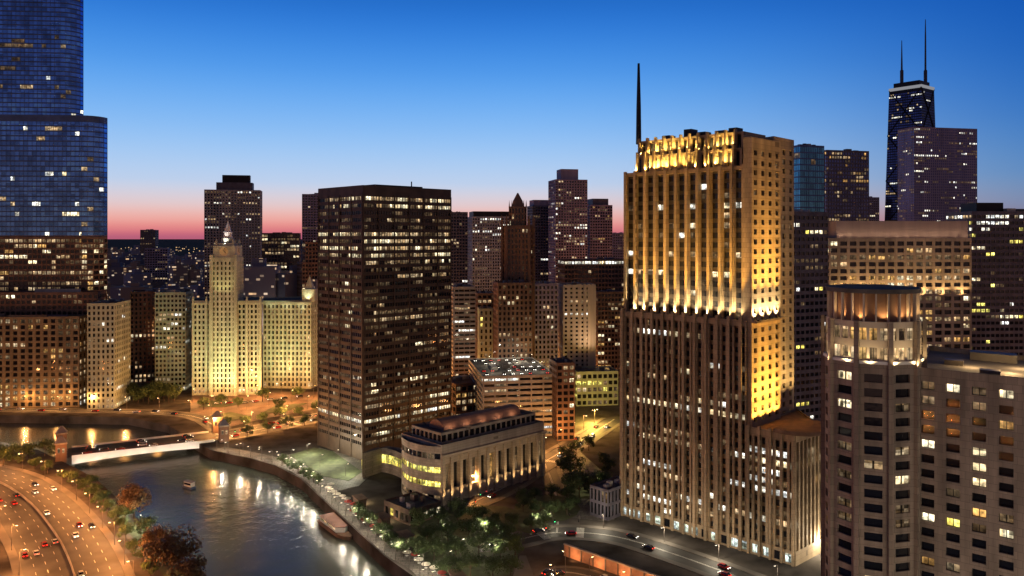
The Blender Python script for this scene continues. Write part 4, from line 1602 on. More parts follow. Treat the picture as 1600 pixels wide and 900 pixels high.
# --- hotel in the right foreground
def hotel():
    root = thing('hotel_tower', 'mauve precast hotel with a glowing round corner bay and square lit windows', 'hotel', (110, 185, 0))
    c = (84.5, 187.5)
    A0, A1 = (90.5, 179.5), (128, 146)
    zb = 90.8
    r = random.Random(23)
    lit_at = {}

    def face_row(e, fl, nb, nf):
        out = []
        for i in range(nb):
            k = r.random()
            out.append('yellow' if k < .10 else 'bright' if k < .24 else 'amber' if k < .30 else 'warm' if k < .36 else 'dim' if k < .52 else 'off')
        return out
    tower(root, [A0, A1], [(150, 165), (112, 215)], 30, zb, 18, bay=5.0, ow=.54, oh=.56, sill=.2, depth=.55, wall='hotel', lit=face_row, style='single', top=2.2, base=0, parapet=1.2, roof='hotelroof', wallname='main_wall')
    g = MB()
    g.prism([A0, A1, (150, 165), (112, 215)], 0, 30, top=False)
    g.build('lower_wall', M['hotel'], root)
    hv = [A0, A1, (150, 165)]
    for u0, v0, du, dv, h in ((.25, .12, .08, .06, 1.3), (.45, .4, .14, .1, 1.8), (.1, .4, .08, .07, 1.2), (.55, .14, .05, .05, 1.1), (.2, .7, .2, .1, 2.0), (.7, .55, .08, .08, 1.4)):
        q = [(A0[0] + (A1[0] - A0[0]) * u + (112 - A0[0]) * v, A0[1] + (A1[1] - A0[1]) * u + (215 - A0[1]) * v) for u, v in ((u0, v0), (u0 + du, v0), (u0 + du, v0 + dv), (u0, v0 + dv))]
        g = MB()
        g.prism(q, 89.61, 89.6 + h)
        g.build('roof_unit', M['steel'], root)
    # round bay: facets
    def facets(rad, a0=-205, a1=15, n=6):
        return arc(c, rad, a0, a1, n)

    def bay_row(e, fl, nb, nf):
        return [r.choice(('warm', 'dim', 'bright', 'dim')) if r.random() < .30 else 'off' for _ in range(nb)]
    v = facets(10.6)
    tower(root, v, [(c[0] + 6, c[1] + 12), (c[0] - 3, c[1] + 13)], 0, 91.6, 28, bay=6.0, ow=.56, oh=.58, sill=.2, depth=.5, wall='hotel', lit=bay_row, wallname='bay_wall', wname='bay_window', roof='hotelroof', top=1.5)
    for p in facets(10.9):
        g = MB()
        dx, dy = p[0] - c[0], p[1] - c[1]
        k = math.hypot(dx, dy)
        g.obox(p, (dx / k, dy / k), .42, .5, 0, 101.2)
        g.build('bay_pier', M['hotel'], root)
    # two lit storeys of the crown
    def crown_row(e, fl, nb, nf):
        return [r.choice(('crown', 'crown', 'warm')) if False else r.choice(('warm', 'warm', 'amber', 'warm', 'dim')) for _ in range(nb)]
    v = facets(10.3)
    tower(root, v, [(c[0] + 6, c[1] + 11), (c[0] - 3, c[1] + 12)], 91.7, 101, 2, bay=2.0, ow=.72, oh=.62, sill=.2, depth=.3, wall='pale', lit=crown_row, wallname='crown_wall', wname='crown_window', top=.6)
    g = MB()
    g.prism(facets(10.95) + [(c[0] + 6, c[1] + 11.5), (c[0] - 3, c[1] + 12.5)], 91.62, 92.3)
    g.build('ledge', M['whitepaint'], root)
    for p in facets(9.6, -200, 10, 14):
        g = MB()
        dx, dy = p[0] - c[0], p[1] - c[1]
        k = math.hypot(dx, dy)
        g.obox(p, (dx / k, dy / k), .35, .16, 101, 107.3)
        g.build('lantern_fin', M['pale'], root)
    g = MB()
    g.prism(facets(9.0) + [(c[0] + 5, c[1] + 9), (c[0] - 3, c[1] + 10)], 100.6, 107.2)
    g.build('lantern', M['brown'], root)
    g = MB()
    g.prism(facets(10.3, -205, 15, 14) + [(c[0] + 6, c[1] + 10), (c[0] - 3, c[1] + 11)], 107.3, 108.3)
    g.build('lantern_roof', M['roof'], root)
    # lights: at the foot of the lantern and along the ledge, and the roof lamp at the right
    for a in range(-185, 10, 28):
        x, y = c[0] + 9.75 * math.cos(math.radians(a)), c[1] + 9.75 * math.sin(math.radians(a))
        spot(root, (x, y, 101.3), (c[0] + 8.8 * math.cos(math.radians(a)), c[1] + 8.8 * math.sin(math.radians(a)), 106), 900, (1, .60, .24), 120, .9, .1)
        x, y = c[0] + 11.6 * math.cos(math.radians(a + 12)), c[1] + 11.6 * math.sin(math.radians(a + 12))
        spot(root, (x, y, 91.2), (c[0] + 10.2 * math.cos(math.radians(a + 12)), c[1] + 10.2 * math.sin(math.radians(a + 12)), 97), 1500, (1, .72, .34), 120, .9, .1)
    for q in ((107, 174, 91.2), (111, 178, 91.4), (117, 184, 92), (107, 186, 92)):
        point(root, q, 1300, (1, .68, .3), .3)


M['hotelroof'] = mat('hotel_roof', (0.20, 0.17, 0.16), 0.9, var=0.15, scale=0.3)
hotel()
# ------------------------------------------------------------------ bridge
def bridge():
    z = 0.0
    A, B = G(112, 716), G(335, 690)
    dx, dy = B[0] - A[0], B[1] - A[1]
    k = math.hypot(dx, dy)
    d = (dx / k, dy / k)
    n = (d[1], -d[0])                 # towards the camera
    root = thing('bascule_bridge', 'low bascule bridge with floodlit white side girder over the river', 'bridge', (A[0] + dx / 2, A[1] + dy / 2, 0))
    P = lambda u, v, h: (A[0] + d[0] * u + n[0] * v, A[1] + d[1] * u + n[1] * v, h)
    W = 22
    g = MB()
    g.prism([P(-2, 0, 0)[:2], P(k + 2, 0, 0)[:2], P(k + 2, -W, 0)[:2], P(-2, -W, 0)[:2]], .06, .5)
    g.build('deck', M['asphalt'], root)
    for v, vv in ((0.02, .5), (-W - .5, -W - .02)):
        g = MB()
        m = 16
        for i in range(m):
            u0, u1 = k * i / m, k * (i + 1) / m
            h = lambda u: -2.0 - 1.3 * (abs(2 * u / k - 1)) ** 2
            a, b = (v, vv)
            g.face([P(u0, b, h(u0)), P(u1, b, h(u1)), P(u1, b, 1.5), P(u0, b, 1.5)])
            g.face([P(u0, a, h(u0)), P(u1, a, h(u1)), P(u1, a, 1.5), P(u0, a, 1.5)])
            g.face([P(u0, a, 1.5), P(u1, a, 1.5), P(u1, b, 1.5), P(u0, b, 1.5)])
            g.face([P(u0, a, h(u0)), P(u1, a, h(u1)), P(u1, b, h(u1)), P(u0, b, h(u0))])
        g.build('side_girder', M['whitepaint'], root)
    for i in range(17):
        u = k * i / 16
        g = MB()
        g.tube([P(u, .25, 1.5), P(u, .25, 2.5)], .09, 5)
        g.build('railing_post', M['redsteel'], root)
    g = MB()
    g.tube([P(0, .25, 2.5), P(k, .25, 2.5)], .1, 5)
    g.build('handrail', M['redsteel'], root)
    for u in (-1.5, k + 1.5):
        g = MB()
        q = [P(u - 3, -1, 0)[:2], P(u + 3, -1, 0)[:2], P(u + 3, -W + 1, 0)[:2], P(u - 3, -W + 1, 0)[:2]]
        g.prism(q, WATER - 1, -.02)
        g.build('abutment', M['quay'], root)
    for i in range(9):
        p = P(k * (i + .5) / 9, 5.5, WATER + .9)
        spot(root, p, P(k * (i + .5) / 9, .5, 0), 1500, (1, .90, .72), 130, .9, .1)
    # bridge houses
    proto = None
    for u, v, lab in ((k + 5, 1.5, 'square stone bridge house at the near far end of the bridge'), (-5, 1.5, 'square stone bridge house on the road side end of the bridge'),
                      (k + 5, -W - 1.5, 'stone bridge house behind the other one at the avenue end'), (-5, -W - 1.5, 'stone bridge house on the road side behind its twin')):
        if proto is None:
            t = proto = thing('bridge_house', lab, 'bridge house', group='bridge houses at the bridge ends')
            b = MB()
            b.box(-2.6, 2.6, -2.6, 2.6, -4, 9)
            b.build('body', M['brown'], t)
            b = MB()
            b.box(-3, 3, -3, 3, 9, 9.8)
            b.build('cornice', M['stone'], t)
            b = MB()
            b.prism([(-2.7, -2.7), (2.7, -2.7), (2.7, 2.7), (-2.7, 2.7)], 9.8, 13, poly2=[(-.6, -.6), (.6, -.6), (.6, .6), (-.6, .6)])
            b.build('roof', M['dark'], t)
            for x in (-1.1, 1.1):
                b = MB()
                b.box(x - .5, x + .5, -2.68, -2.602, 4.5, 7)
                b.build('window', M['warm'], t)
        else:
            t = copy_tree(proto)
            t['label'] = lab
        q = P(u, v, 0)
        t.location = (q[0], q[1], 0)
        t.rotation_euler = (0, 0, math.atan2(d[1], d[0]))
    return A, B, d, n, k


BR = bridge()

# ------------------------------------------------------------------ street lamps
def lamp_proto(h, col):
    g = MB()
    g.tube([(0, 0, 0), (0, 0, .6), (0, 0, h)], [.16, .11, .07], 6)
    g.tube([(0, 0, h - .05), (.6, 0, h + .25), (1.6, 0, h + .3)], .05, 5)
    o = g.build('street_lamp', M['steel'])
    hd = MB()
    hd.box(1.3, 2.1, -.2, .2, h + .24, h + .42)
    hd.build('lamp_head', M['steel'], o)
    ln = MB()
    ln.prism([(1.35, -.17), (2.05, -.17), (2.05, .17), (1.35, .17)], h + .10, h + .235)
    ln.build('lens', M['lampglow'] if col == 'amber' else M['lampwhite'], o)
    return o


LAMPS = {'amber': lamp_proto(9, 'amber'), 'white': lamp_proto(6, 'white')}
USED = set()


def street_lamp(x, y, rz, kind, label, group, power, z=0.0, col=None):
    p = LAMPS[kind]
    if kind in USED:
        o = copy_tree(p)
    else:
        o = p
        USED.add(kind)
    tag(o, label, 'street lamp', group)
    o.location = (x, y, z)
    o.rotation_euler = (0, 0, rz)
    h = 9 if kind == 'amber' else 6
    if power:
        l = point(None, (x + 1.7 * math.cos(rz), y + 1.7 * math.sin(rz), z + h - .15), power, col or ((1, .42, .11) if kind == 'amber' else (1, .86, .62)), .2)
        l.parent = o
        l.matrix_parent_inverse = o.matrix_basis.inverted()
    return o


def line_lamps(line, off, step, kind, label, group, power, s0=4, z=0.0, col=None):
    s, n = s0, length(line)
    while s < n:
        p, d = at_len(line, s)
        x, y = p[0] - d[1] * off, p[1] + d[0] * off
        street_lamp(x, y, math.atan2(-d[0] * off, d[1] * off), kind, label, group, power, z, col)
        s += step


g1 = 'lamps along the riverside road'
line_lamps(riverside, 16.2, 22, 'amber', 'amber street lamp on the water side of the curved riverside road', g1, 17000, col=(1, .36, .09))
line_lamps(riverside, -16.2, 30, 'amber', 'amber street lamp on the inner side of the curved riverside road', g1, 15000, 10, col=(1, .36, .09))
line_lamps(avenue, 11.5, 26, 'amber', 'amber street lamp along the avenue below the cream annex', 'lamps along the avenue', 20000)
line_lamps(avenue, -11.5, 26, 'amber', 'amber street lamp on the near side of the avenue', 'lamps along the near side of the avenue', 20000, 14)
line_lamps(quay_street, 5, 24, 'amber', 'amber street lamp on the far quay under the glass skyscraper', 'lamps along the far quay', 10000)
line_lamps(side_street, 7.5, 20, 'amber', 'amber street lamp beside the arcaded block', 'lamps beside the arcaded block', 14000, 16)
line_lamps(east_road, 7, 24, 'white', 'short white street lamp along the road below the gold tower', 'lamps along the road below the gold tower', 4500)
line_lamps(bank, -4.2, 15, 'white', 'short white lamp on the riverwalk', 'lamps on the riverwalk', 2200, 30)
line_lamps(bank, -1.6, 9, 'white', 'short white lamp at the very edge of the river wall', 'lamps at the river wall', 320, 36)
for px, py in ((690, 845), (720, 870), (745, 840), (770, 880), (700, 890)):
    street_lamp(*G(px, py), 1.0, 'white', 'short white lamp among the trees of the dark grove', 'lamps in the dark grove', 900)
for px, py in ((455, 722), (500, 730), (540, 745), (480, 712), (525, 722)):
    street_lamp(*G(px, py), 1.0, 'white', 'short white lamp on the green plaza below the banded tower', 'lamps on the plaza', 6500, col=(1, .95, .68))
street_lamp(*G(864, 828), 2.0, 'white', 'bright white lamp at the crossing by the traffic island', None, 2500)
street_lamp(*G(938, 770), 2.0, 'white', 'white lamp beside the lawn trees of the gold tower', None, 3800, col=(1, .9, .5))
street_lamp(*G(928, 664), 2.0, 'amber', 'amber lamp shining on the yellow street left of the gold tower', None, 52000, col=(1, .68, .12))
street_lamp(*G(896, 676), 2.0, 'amber', 'amber lamp at the corner behind the lawn trees', None, 12000, col=(1, .68, .12))
pv, pz = PARK[1], PARK[3]
for u, v in ((.15, .2), (.5, .2), (.85, .2), (.2, .6), (.55, .6), (.85, .65), (.35, .88), (.7, .88)):
    x = pv[1][0] + (pv[2][0] - pv[1][0]) * u + (pv[0][0] - pv[1][0]) * v
    y = pv[1][1] + (pv[2][1] - pv[1][1]) * u + (pv[0][1] - pv[1][1]) * v
    street_lamp(x, y, .7, 'white', 'short white lamp on top of the parking deck', 'lamps on the parking deck', 1300, z=pz - .9)
for px, py in ((350, 650), (385, 640), (420, 634), (455, 630), (480, 640), (300, 628), (365, 625), (400, 622), (440, 618), (490, 622), (330, 640)):
    street_lamp(*G(px, py), 1.2, 'amber', 'amber street lamp on the open square before the clock tower', 'lamps on the square before the clock tower', 15000)
for px, py in ((205, 800), (222, 830), (245, 858)):
    street_lamp(*G(px, py), 2.3, 'white', 'short white lamp on the green slope by the riverside trees', 'lamps on the green slope', 6500, col=(.95, 1, .7))


# ------------------------------------------------------------------ cars
def car_proto(paint):
    root = thing('parked_car', None, None)
    prof = [(-2.2, .35), (-2.25, .8), (-2.1, .95), (-1.5, 1.0), (-.95, 1.02), (1.0, .98), (2.05, .85), (2.25, .65), (2.2, .32)]
    g = MB()
    for s0, s1 in ((-.88, .88),):
        for i in range(len(prof)):
            a, b = prof[i], prof[(i + 1) % len(prof)]
            g.face([(a[0], s0, a[1]), (a[0], s1, a[1]), (b[0], s1, b[1]), (b[0], s0, b[1])])
        g.face([(p[0], s0, p[1]) for p in prof])
        g.face([(p[0], s1, p[1]) for p in reversed(prof)])
    g.build('body', M[paint], root)
    g = MB()
    lo = [(-1.85, -.84), (1.05, -.84), (1.05, .84), (-1.85, .84)]
    hi = [(-1.35, -.66), (.35, -.66), (.35, .66), (-1.35, .66)]
    g.prism(lo, .98, 1.44, poly2=hi, top=False, bottom=False)
    g.build('windows', M['glass'], root).name = 'glazing'
    g = MB()
    g.prism([(p[0] * 1.0, p[1]) for p in hi], 1.441, 1.49)
    g.build('roof', M[paint], root)
    for x in (-1.4, 1.4):
        for y in (-.82, .82):
            w = MB()
            w.tube([(x, y - .1, .33), (x, y + .1, .33)], .33, 12)
            w.build('wheel', M['tyre'], root)
    for y in (-.6, .6):
        w = MB()
        w.box(2.16, 2.27, y - .2, y + .2, .6, .76)
        w.build('headlight', M['headglow'], root)
        w = MB()
        w.box(-2.28, -2.2, y - .22, y + .22, .68, .84)
        w.build('taillight', M['tailglow'], root)
    return root


M['car_white'] = mat('white_car_paint', (.7, .7, .7), .25, var=.03)
M['car_dark'] = mat('dark_car_paint', (.03, .032, .04), .25, var=.03)
M['car_red'] = mat('red_car_paint', (.30, .02, .02), .25, var=.03)
M['car_silver'] = mat('silver_car_paint', (.38, .39, .41), .3, .5, var=.03)
CARS = {}


def car(x, y, ang, paint, where, z=0.03):
    key = 'car_' + paint
    if key not in CARS:
        o = CARS[key] = car_proto(key)
    else:
        o = copy_tree(CARS[key])
    tag(o, f'{paint} car with its lights on {where}', 'car', f'{paint} cars {where}')
    o.location = (x, y, z)
    o.rotation_euler = (0, 0, ang)


def line_cars(line, offs, step, where, z=0.03, s0=6, jitter=8):
    for off, back_ in offs:
        s, n = s0 + RNG.random() * step, length(line)
        while s < n - 3:
            p, d = at_len(line, s)
            a = math.atan2(d[1], d[0]) + (math.pi if back_ else 0)
            car(p[0] - d[1] * off, p[1] + d[0] * off, a, RNG.choice(('white', 'dark', 'silver', 'dark', 'red')), where, z)
            s += step + RNG.random() * jitter


line_cars(riverside, ((-13, True), (-9.3, True), (-5.6, True), (-1.9, True), (1.9, False), (5.6, False), (9.3, False), (13, False)), 64, 'on the curved riverside road', jitter=22)
line_cars(avenue, ((-6, True), (3, False), (7.5, False)), 24, 'on the avenue behind the bridge', jitter=20)
line_cars(quay_street, ((-2, True), (2, False)), 26, 'on the far quay street', jitter=24)
line_cars(side_street, ((-3, True), (3, False)), 18, 'on the street beside the arcaded block', jitter=16)
line_cars(east_road, ((-2.7, True), (2.7, False)), 22, 'on the road below the gold tower', jitter=20)
A, B, d, n, k = BR
line_cars([(A[0] - n[0] * 11, A[1] - n[1] * 11), (B[0] - n[0] * 11, B[1] - n[1] * 11)], ((-7, True), (-3, True), (3, False), (7, False)), 16, 'on the bridge deck', z=.52, jitter=14)
for u in (.08, .2, .32, .44, .56, .68, .8, .92):
    for v in (.12, .3, .48, .72, .9):
        if RNG.random() < .8:
            x = pv[1][0] + (pv[2][0] - pv[1][0]) * u + (pv[0][0] - pv[1][0]) * v
            y = pv[1][1] + (pv[2][1] - pv[1][1]) * u + (pv[0][1] - pv[1][1]) * v
            car(x, y, math.radians(100) if RNG.random() < .5 else math.radians(280), RNG.choice(('white', 'silver', 'dark', 'white')), 'on top of the parking deck', pz - .89)


# ------------------------------------------------------------------ riverwalk: railing, umbrellas, kiosks
def railing():
    line = bank[6:]
    root = thing('river_railing', 'thin steel railing along the top of the curved river wall', 'railing', (*line[0], 0))
    A = offset_line(line, -.5)
    for h in (.55, 1.1):
        g = MB()
        g.tube([(q[0], q[1], h) for q in A], .05, 4)
        g.build('handrail', M['steel'], root)
    s = 1.0
    while s < length(A):
        p, d = at_len(A, s)
        g = MB()
        g.tube([(p[0], p[1], 0), (p[0], p[1], 1.1)], .05, 4)
        g.build('post', M['steel'], root)
        s += 3.2


railing()


def umbrella_proto(m):
    root = thing('market_umbrella', None, None)
    g = MB()
    g.tube([(0, 0, 0), (0, 0, 2.7)], .05, 5)
    g.build('pole', M['steel'], root)
    g = MB()
    n = 8
    for i in range(n):
        a, b = 2 * math.pi * i / n, 2 * math.pi * (i + 1) / n
        p, q = (1.7 * math.cos(a), 1.7 * math.sin(a)), (1.7 * math.cos(b), 1.7 * math.sin(b))
        g.face([(*p, 2.2), (*q, 2.2), (0, 0, 2.85)])
        g.face([(*p, 2.0), (*q, 2.0), (*q, 2.2), (*p, 2.2)])
    g.build('canopy', M[m], root)
    g = MB()
    g.tube([(0, 0, .70), (0, 0, .76)], .6, 10)
    g.build('table_top', M['whitepaint'], root)
    return root


M['redcloth'] = mat('red_cloth', (.35, .05, .04), .9)
M['creamcloth'] = mat('cream_cloth', (.6, .55, .45), .9)
UP = {}
for j in range(34):
    s = 46 + j * 4.2 + RNG.random() * 1.5
    p, d = at_len(bank, s)
    off = -5.2 - 3.4 * RNG.random()
    c = RNG.choice(('creamcloth', 'creamcloth', 'redcloth'))
    if c in UP:
        o = copy_tree(UP[c])
    else:
        o = UP[c] = umbrella_proto(c)
    w = 'cream' if c == 'creamcloth' else 'red'
    tag(o, f'{w} cafe umbrella over a round table on the riverwalk', 'umbrella', f'{w} cafe umbrellas on the riverwalk')
    o.location = (p[0] - d[1] * off, p[1] + d[0] * off, .03)
for s, off, lab in ((62, -12, 'small lit kiosk beside the green plaza by the riverwalk'), (104, -12.5, 'small lit kiosk between plaza and tour boat'), (128, -12.5, 'small lit kiosk behind the tour boat'), (156, -12.5, 'small lit kiosk on the riverwalk nearest the dark grove')):
    p, d = at_len(bank, s)
    p = (p[0] - d[1] * off, p[1] + d[0] * off)
    root = thing('kiosk', lab, 'kiosk', (*p, 0), 0, 'riverwalk kiosks')
    g = MB()
    g.obox(p, d, 3.5, 1.8, .03, 3.0)
    g.build('body', M['darkbrown'], root)
    g = MB()
    g.obox(p, d, 4.0, 2.4, 3.0, 3.3)
    g.build('roof', M['roofbrown'], root)
    g = MB()
    c = (p[0] + d[1] * 1.83, p[1] - d[0] * 1.83)
    g.face([(c[0] - d[0] * 3, c[1] - d[1] * 3, 1.1), (c[0] + d[0] * 3, c[1] + d[1] * 3, 1.1), (c[0] + d[0] * 3, c[1] + d[1] * 3, 2.6), (c[0] - d[0] * 3, c[1] - d[1] * 3, 2.6)])
    g.build('serving_window', M['yellow'], root)
    point(root, (c[0] + d[1] * 1.2, c[1] - d[0] * 1.2, 2.5), 900, (1, .75, .4))

# ------------------------------------------------------------------ traffic lights, median barrier
def signal_proto():
    root = thing('traffic_light', None, None)
    g = MB()
    g.tube([(0, 0, 0), (0, 0, 6)], .11, 6)
    g.tube([(0, 0, 5.8), (4.2, 0, 6.1)], .07, 5)
    g.build('pole', M['steel'], root)
    for x, z in ((4.0, 5.3), (0.25, 3.2)):
        g = MB()
        g.box(x - .22, x + .22, -.2, .2, z, z + 1.1)
        h = g.build('signal_head', M['black'], root)
        g = MB()
        g.tube([(x, -.26, z + .2), (x, -.2, z + .2)], .16, 8)
        g.build('signal_lamp', M['greenglow'] if x > 1 else M['tailglow'], h)
    return root


M['greenglow'] = glow('green_signal', (.05, 1, .35), 5)
SIG = None
for px, py, rz, lab in ((356, 690, .4, 'traffic light at the avenue end of the bridge'), (420, 678, 2.6, 'traffic light on the avenue left of the banded tower'), (852, 838, .3, 'traffic light at the crossing by the bright white lamp'),
                        (905, 828, 2.9, 'traffic light at the crossing below the lawn trees'), (742, 796, 1.0, 'traffic light at the corner of the arcaded block'), (185, 800, 3.6, 'traffic light on the water side of the riverside road')):
    if SIG is None:
        o = SIG = signal_proto()
    else:
        o = copy_tree(SIG)
    tag(o, lab, 'traffic light', 'traffic lights')
    o.location = (*G(px, py), 0)
    o.rotation_euler = (0, 0, rz)
g = MB()
for o0, o1, z0, z1 in ((-.3, -.1, .02, .9), (-.1, .1, .9, .9), (.1, .3, .9, .02)):
    A_, B_ = offset_line(riverside, o0), offset_line(riverside, o1)
    for i in range(len(riverside) - 1):
        g.face([(*A_[i], z0), (*A_[i + 1], z0), (*B_[i + 1], z1), (*B_[i], z1)])
tag(g.build('median_barrier', M['kerb']), 'long concrete barrier down the middle of the curved riverside road', 'barrier')
line_cars([G(300, 632), G(380, 630), G(490, 618)], ((0, True),), 7, 'parked on the square before the clock tower', jitter=6)

# ------------------------------------------------------------------ boats
def boat(name, label, c, ang, ln, w, hullm, roofm, deckz=1.2, open_top=False):
    root = thing(name, label, 'boat')
    out = [(-ln / 2, -w / 2), (ln * .25, -w / 2), (ln * .42, -w * .3), (ln / 2, 0), (ln * .42, w * .3), (ln * .25, w / 2), (-ln / 2, w / 2)]
    g = MB()
    g.prism([(x * .96, y * .82) for x, y in out], -.5, deckz, poly2=out)
    g.build('hull', hullm, root)
    g = MB()
    q = [(-ln * .42, -w * .4), (ln * .2, -w * .4), (ln * .28, 0), (ln * .2, w * .4), (-ln * .42, w * .4)]
    g.prism(q, deckz, deckz + 2.2)
    g.build('cabin', M['whitepaint'], root)
    g = MB()
    q2 = [(x * 1.05, y * 1.15) for x, y in q]
    g.prism(q2, deckz + 2.2, deckz + 2.4)
    g.build('roof', roofm, root)
    for sy in (-1, 1):
        g = MB()
        x0, x1 = -ln * .4, ln * .18
        yy = sy * w * .4
        q = [(x0, yy - .03), (x1, yy - .03), (x1, yy + .03), (x0, yy + .03)]
        g.prism(q, deckz + .8, deckz + 1.8)
        g.build('window_band', M['warm'] if open_top else M['glass'], root)
    if open_top:
        for i in range(6):
            x = -ln * .38 + ln * .55 * i / 5
            for sy in (-1, 1):
                g = MB()
                g.tube([(x, sy * w * .42, deckz + 2.4), (x, sy * w * .42, deckz + 3.4)], .05, 5)
                g.build('rail_post', M['steel'], root)
    root.location = (c[0], c[1], WATER)
    root.rotation_euler = (0, 0, ang)
    return root


M['roofred'] = mat('red_brown_canopy', (.30, .12, .08), .7)
c0, c1 = G(505, 806, WATER), G(566, 850, WATER)
boat('tour_boat', 'long red brown tour boat moored at the riverwalk', ((c0[0] + c1[0]) / 2 - 1.5, (c0[1] + c1[1]) / 2 - 2), math.atan2(c1[1] - c0[1], c1[0] - c0[0]), 27, 7.5, M['brown'], M['roofred'], 1.6, True)
boat('motor_boat', 'small dark blue motor boat alone in the middle of the river', G(294, 762, WATER), 2.6, 8.5, 3.0, M['bluemetal'], M['bluemetal'], 1.0)


# ------------------------------------------------------------------ trees
def tree_proto(h, w, leaf, seed, nleaf=1500, name='leafy_tree'):
    r = random.Random(seed)
    root = thing(name, None, None)
    g = MB()
    g.tube([(0, 0, 0), (.1, 0, h * .25), (0, .1, h * .5), (.1, 0, h * .75)], [.32, .22, .16, .06], 6)
    lobes = []
    for i in range(9):
        a = 2 * math.pi * i / 9 + r.random()
        rr = w * (.2 + .3 * r.random())
        zc = h * (.42 + .48 * r.random())
        lobes.append((rr * math.cos(a), rr * math.sin(a), zc, w * (.2 + .13 * r.random())))
        g.tube([(0, 0, h * .35), (rr * .6 * math.cos(a), rr * .6 * math.sin(a), (zc + h * .35) / 2), (rr * math.cos(a), rr * math.sin(a), zc)], [.12, .08, .03], 4)
    lobes.append((0, 0, h * .88, w * .24))
    g.build('trunk', M['bark'], root)
    c = MB()
    for i in range(nleaf):
        x0, y0, z0, k = lobes[i % len(lobes)]
        v = Vector((r.gauss(0, 1), r.gauss(0, 1), r.gauss(0, .8))).normalized() * k * (.35 + .75 * r.random() ** .5)
        p = Vector((x0, y0, z0)) + v
        n = (v.normalized() + Vector((r.gauss(0, .5), r.gauss(0, .5), r.gauss(0, .5) + .3))).normalized()
        t = n.orthogonal().normalized()
        b = n.cross(t)
        s = .22 + .25 * r.random()
        c.face([tuple(p + t * s), tuple(p + b * s * .7), tuple(p - t * s), tuple(p - b * s * .7)])
    c.build('crown', M[leaf], root)
    return root


TP = {'g': [tree_proto(9, 8, 'leaf', 1), tree_proto(11, 9, 'leaf', 2), tree_proto(8, 7.5, 'leaf', 3)], 'o': [tree_proto(11, 10, 'leafgold', 4, 2200, 'lamp_tinted_tree'), tree_proto(9, 8, 'leafgold', 5, 1600, 'lamp_tinted_tree')]}
TU = set()


def tree(x, y, kind, label, group=None, s=1.0, i=None):
    i = RNG.randrange(len(TP[kind])) if i is None else i
    key = (kind, i)
    if key in TU:
        o = copy_tree(TP[kind][i])
    else:
        o = TP[kind][i]
        TU.add(key)
    tag(o, label, 'tree', group)
    o.location = (x, y, 0)
    k = s * (.88 + .24 * RNG.random())
    o.scale = (k, k, k * (.9 + .2 * RNG.random()))
    o.rotation_euler = (0, 0, RNG.random() * 6.28)


for px, py in ((655, 828), (685, 822), (715, 815), (742, 818), (668, 850), (700, 846), (733, 842), (762, 838), (790, 846), (678, 876), (712, 872), (748, 868), (782, 872), (805, 868), (700, 905), (735, 900), (770, 902), (798, 898), (655, 872)):
    tree(*G(px, py), 'g', 'dark green tree in the dense grove at the bottom of the photo', 'trees of the dense grove', .85)
for i, (px, py) in enumerate(((895, 768), (925, 775), (905, 782), (940, 768), (890, 752))):
    tree(*G(px, py), 'g', 'round green tree on the lawn left of the gold lit tower', 'trees on the lawn by the gold tower', 1.25)
for px, py in ((752, 812), (775, 820), (800, 826), (830, 830), (850, 828)):
    tree(*G(px, py), 'g', 'small dark tree on the traffic island below the arcaded block', 'trees on the traffic island', .65)
for t in range(9):
    tree(*G(855 + 40 * math.cos(t * .7), 795 - 15 * math.sin(t * .7)), 'g', 'small dark tree in the round park by the crossing', 'trees in the round park', .7)
tree(*G(268, 905), 'o', 'large orange brown tree lit from the road at the water edge', None, 1.5, 0)
tree(*G(300, 925), 'o', 'orange brown tree lowest on the river bank, cut by the frame', None, 1.3, 1)
tree(*G(245, 868), 'o', 'smaller lamp tinted tree between the big orange tree and the green slope', None, 1.1, 1)
tree(*G(210, 812), 'o', 'dark brown tree at the water edge above the green slope', None, 1.25, 0)
tree(*G(226, 838), 'g', 'dark green tree next to the brown one at the water edge', None, .9)
for px, py in ((150, 772), (162, 784), (142, 760)):
    tree(*G(px, py), 'g', 'small dark shrubby tree on the bank by the bridge end', 'small trees by the bridge end', .6)
tree(*G(196, 815), 'g', 'bright green lamp lit tree on the slope beside the road', None, .7)
for i in range(9):
    tree(*G(208 + 8 * i, 627 + 3 * (i % 2)), 'g', 'dark tree in the row on the far quay left of the clock tower', 'dark trees on the far quay', 1.3)
for i in range(8):
    tree(*G(442 + 8 * i, 727 + 4.5 * i), 'g', 'small tree along the riverwalk edge of the green plaza', 'small trees on the plaza edge', .55)
for i in range(8):
    tree(*G(560 + 10 * i, 812 + 8.2 * i), 'g', 'small tree on the riverwalk right of the tour boat', 'small riverwalk trees', .6)


for s in range(14, 150, 13):
    for off in (13.5, -13.5):
        p, d = at_len(avenue, s)
        tree(p[0] - d[1] * off, p[1] + d[0] * off, 'g', 'street tree planted along the avenue before the cream annex', 'street trees along the avenue', .75)
for px, py in ((318, 640), (345, 632), (372, 636), (410, 628), (436, 640), (465, 624)):
    tree(*G(px, py), 'g', 'tree standing on the open square before the clock tower', 'trees on the square before the clock tower', .8)
for px, py in ((885, 720), (900, 712), (920, 704), (942, 726), (950, 742), (880, 738)):
    tree(*G(px, py), 'g', 'small tree on the paved corner behind the tower lawn', 'trees on the paved corner', .8)
for px, py in ((20, 720), (45, 716), (70, 712), (90, 716), (5, 728), (-10, 715)):
    tree(*G(px, py), 'g', 'dark tree between the riverside road and the river bend', 'trees by the river bend', .9)
s = 40
while s < length(riverside) - 10:
    p, d = at_len(riverside, s)
    off = 20.5 + 2 * RNG.random()
    tree(p[0] - d[1] * off, p[1] + d[0] * off, 'g', 'dark tree in the row between riverside road and water', 'trees between riverside road and water', .62)
    s += 11 + 5 * RNG.random()
